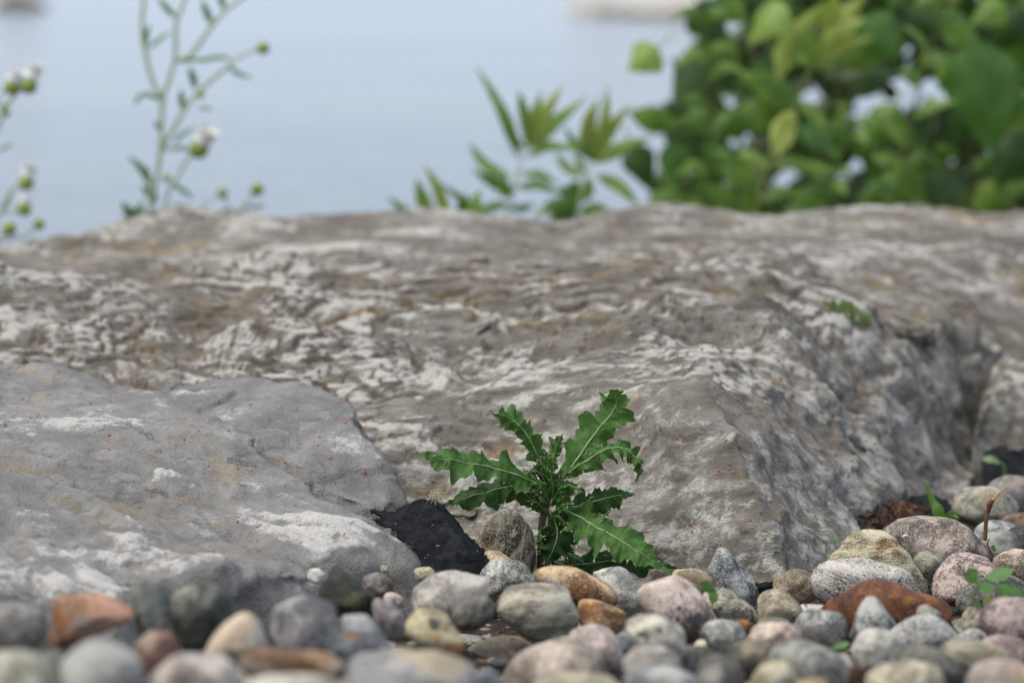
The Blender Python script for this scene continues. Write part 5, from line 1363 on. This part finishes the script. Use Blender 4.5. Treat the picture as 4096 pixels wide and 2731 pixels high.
# the deep interior: leaves nobody could pick apart
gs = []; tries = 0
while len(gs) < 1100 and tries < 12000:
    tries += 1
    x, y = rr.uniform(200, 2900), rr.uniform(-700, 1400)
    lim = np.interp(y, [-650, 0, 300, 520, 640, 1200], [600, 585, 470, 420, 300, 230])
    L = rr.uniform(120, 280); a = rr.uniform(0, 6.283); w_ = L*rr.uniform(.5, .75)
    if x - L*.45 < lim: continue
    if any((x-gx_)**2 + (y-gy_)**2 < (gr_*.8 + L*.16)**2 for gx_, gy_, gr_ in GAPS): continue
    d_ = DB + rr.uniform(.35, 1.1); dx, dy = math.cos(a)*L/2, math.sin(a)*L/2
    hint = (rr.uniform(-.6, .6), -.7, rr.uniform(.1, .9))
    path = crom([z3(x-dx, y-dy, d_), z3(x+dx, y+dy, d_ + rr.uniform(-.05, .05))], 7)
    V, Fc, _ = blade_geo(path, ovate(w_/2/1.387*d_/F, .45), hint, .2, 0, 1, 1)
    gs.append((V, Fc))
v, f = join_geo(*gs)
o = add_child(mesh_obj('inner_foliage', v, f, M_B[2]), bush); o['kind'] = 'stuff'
M_TWIG = plain_material('bush_twig', (74, 66, 44), (102, 96, 60), .7)
for pts, r in [([(400, 330), (500, 450), (620, 590), (740, 900), (800, 1400)], .004), ([(1690, 850), (1780, 450), (1900, 100), (1960, -200)], .004), ([(1690, 850), (1640, 1100), (1600, 1500)], .005), ([(630, 600), (600, 300), (580, 0), (560, -300)], .0035),
               ([(2100, 1500), (2060, 900), (2080, 230), (2150, -200)], .005), ([(1200, 1500), (1240, 900), (1330, 440), (1420, 50), (1450, -300)], .004), ([(950, 1500), (900, 1000), (850, 500), (880, 0), (860, -300)], .004)]:
    v, f = tube_geo([z3(x, y, DB + .22) for x, y in pts], [r, r*.6], 7, 24); add_child(mesh_obj('twig', v, f, M_TWIG), bush)
shoot('tall willow shoot with narrow yellow leaves in front of the broadleaf bush', 4.2, [(840, 1300), (870, 1150), (930, 930), (1080, 600), (1170, 370), (1250, 100), (1340, -60), (1400, -300)],
      [([(1080, 610), (1000, 720), (950, 850)], 80, 1), ([(1080, 600), (1040, 760), (970, 880)], 60, 1), ([(1200, 330), (1330, 180), (1490, 95)], 80, 1), ([(1200, 350), (1350, 240), (1520, 210)], 70, 1), ([(985, 440), (1080, 220), (1300, -20)], 110, 1),
       ([(1170, 380), (1190, 250), (1150, 120)], 60, 0), ([(1180, 370), (1080, 260), (1050, 60)], 60, 0), ([(940, 920), (1080, 900), (1320, 960)], 60, 0), ([(930, 940), (820, 860), (760, 860)], 60, 0), ([(1250, 120), (1380, 60), (1480, -40)], 70, 1),
       ([(1230, 180), (1290, 60), (1300, -60)], 70, 1), ([(880, 1120), (1000, 1060), (1100, 1080)], 56, 0), ([(1100, 560), (1200, 640), (1300, 800)], 60, 0), ([(1180, 360), (1300, 330), (1450, 300)], 60, 0)], z3, 1.387, .0032, plain_material('willow_twig', (104, 116, 58), (124, 134, 72), .7))

M_GSTEM = plain_material('green_twig', (70, 84, 34), (92, 104, 46), .7)
def auto_shoot(label, d, pts, seed, n=24, L=230, w=60):
    rr = random.Random(seed); lv = []
    path = crom([Vector((x, y, 0)) for x, y in pts], 60)
    for i in range(n):
        k = int(8 + (50*i)/n); p_ = path[min(k, 59)]; sgn = 1 if i % 2 else -1
        T = (path[min(k+1, 59)] - path[k-1]).normalized()
        sd = Vector((-T.y, T.x, 0))*sgn; l_ = L*rr.uniform(.5, 1.3); k = max(2, min(57, k + rr.randint(-3, 3))); p_ = path[k]
        m_ = p_ + (T*.7 + sd*.7)*l_*.5; e_ = p_ + (T*rr.uniform(.0, .7) + sd*.9)*l_ + Vector((0, rr.uniform(-10, 40), 0))
        lv.append(([(p_.x, p_.y), (m_.x, m_.y), (e_.x, e_.y)], w*rr.uniform(.7, 1.2), rr.choice((0, 2, 2, 2))))
    return shoot(label, d, pts, lv, z3, 1.387, .0026, M_GSTEM)
auto_shoot('slender willow shoot rising at the left edge of the bush', 4.27, [(560, 1320), (600, 900), (610, 600), (600, 300), (570, 0), (560, -300)], 61, 12)
auto_shoot('slender willow shoot with drooping leaves in the right half of the bush', 4.25, [(1640, 1320), (1690, 860), (1780, 450), (1880, 120), (1990, -200)], 62, 10)
auto_shoot('short leafy willow shoot low in the middle of the bush', 4.22, [(1240, 1350), (1260, 1150), (1300, 960), (1380, 780), (1430, 680)], 63, 14, 190, 56)

# ------------------------------------------------------------------ far rocks in the water
M_FAR = plain_material('pale_shore_rock', (172, 164, 150), (206, 200, 190), .9, 3)
M_FARD = plain_material('dark_shore_rock', (84, 72, 58), (116, 102, 86), .9, 3)
def far_rock(label, x, y, sx, sy, sz, mat, seed):
    v = ico3_v*(1 + .22*fbm(ico3_v[:, 0]*1.6 + seed*5, ico3_v[:, 1]*1.6, ico3_v[:, 2]*1.6, 4))[:, None]*np.array([sx, sy, sz])
    o = mesh_obj('shore_rock', v, ico3_f, mat, loc=(x, y, -.6))
    tag(o, label, 'rock', 'rocks standing in the water')
bm = bmesh.new(); bmesh.ops.create_icosphere(bm, subdivisions=4, radius=1); ico3_v = np.array([q.co[:] for q in bm.verts]); ico3_f = [tuple(q.index for q in fc.verts) for fc in bm.faces]; bm.free()
far_rock('dark rock far out in the water at the top left', -8.1, 47, .42, .5, .22, M_FARD, 1)
far_rock('pale low rock in the water left of the bush top', 1.5, 44, .7, .6, .26, M_FAR, 2)
far_rock('long pale rock in the water just behind the bush edge', 2.7, 43, .9, .7, .32, M_FAR, 3)
far_rock('brown flat shape at the waterline before the pale rocks', 2.2, 42.0, .75, .35, .07, M_FARD, 4)  # low brown body in front of the pale rocks
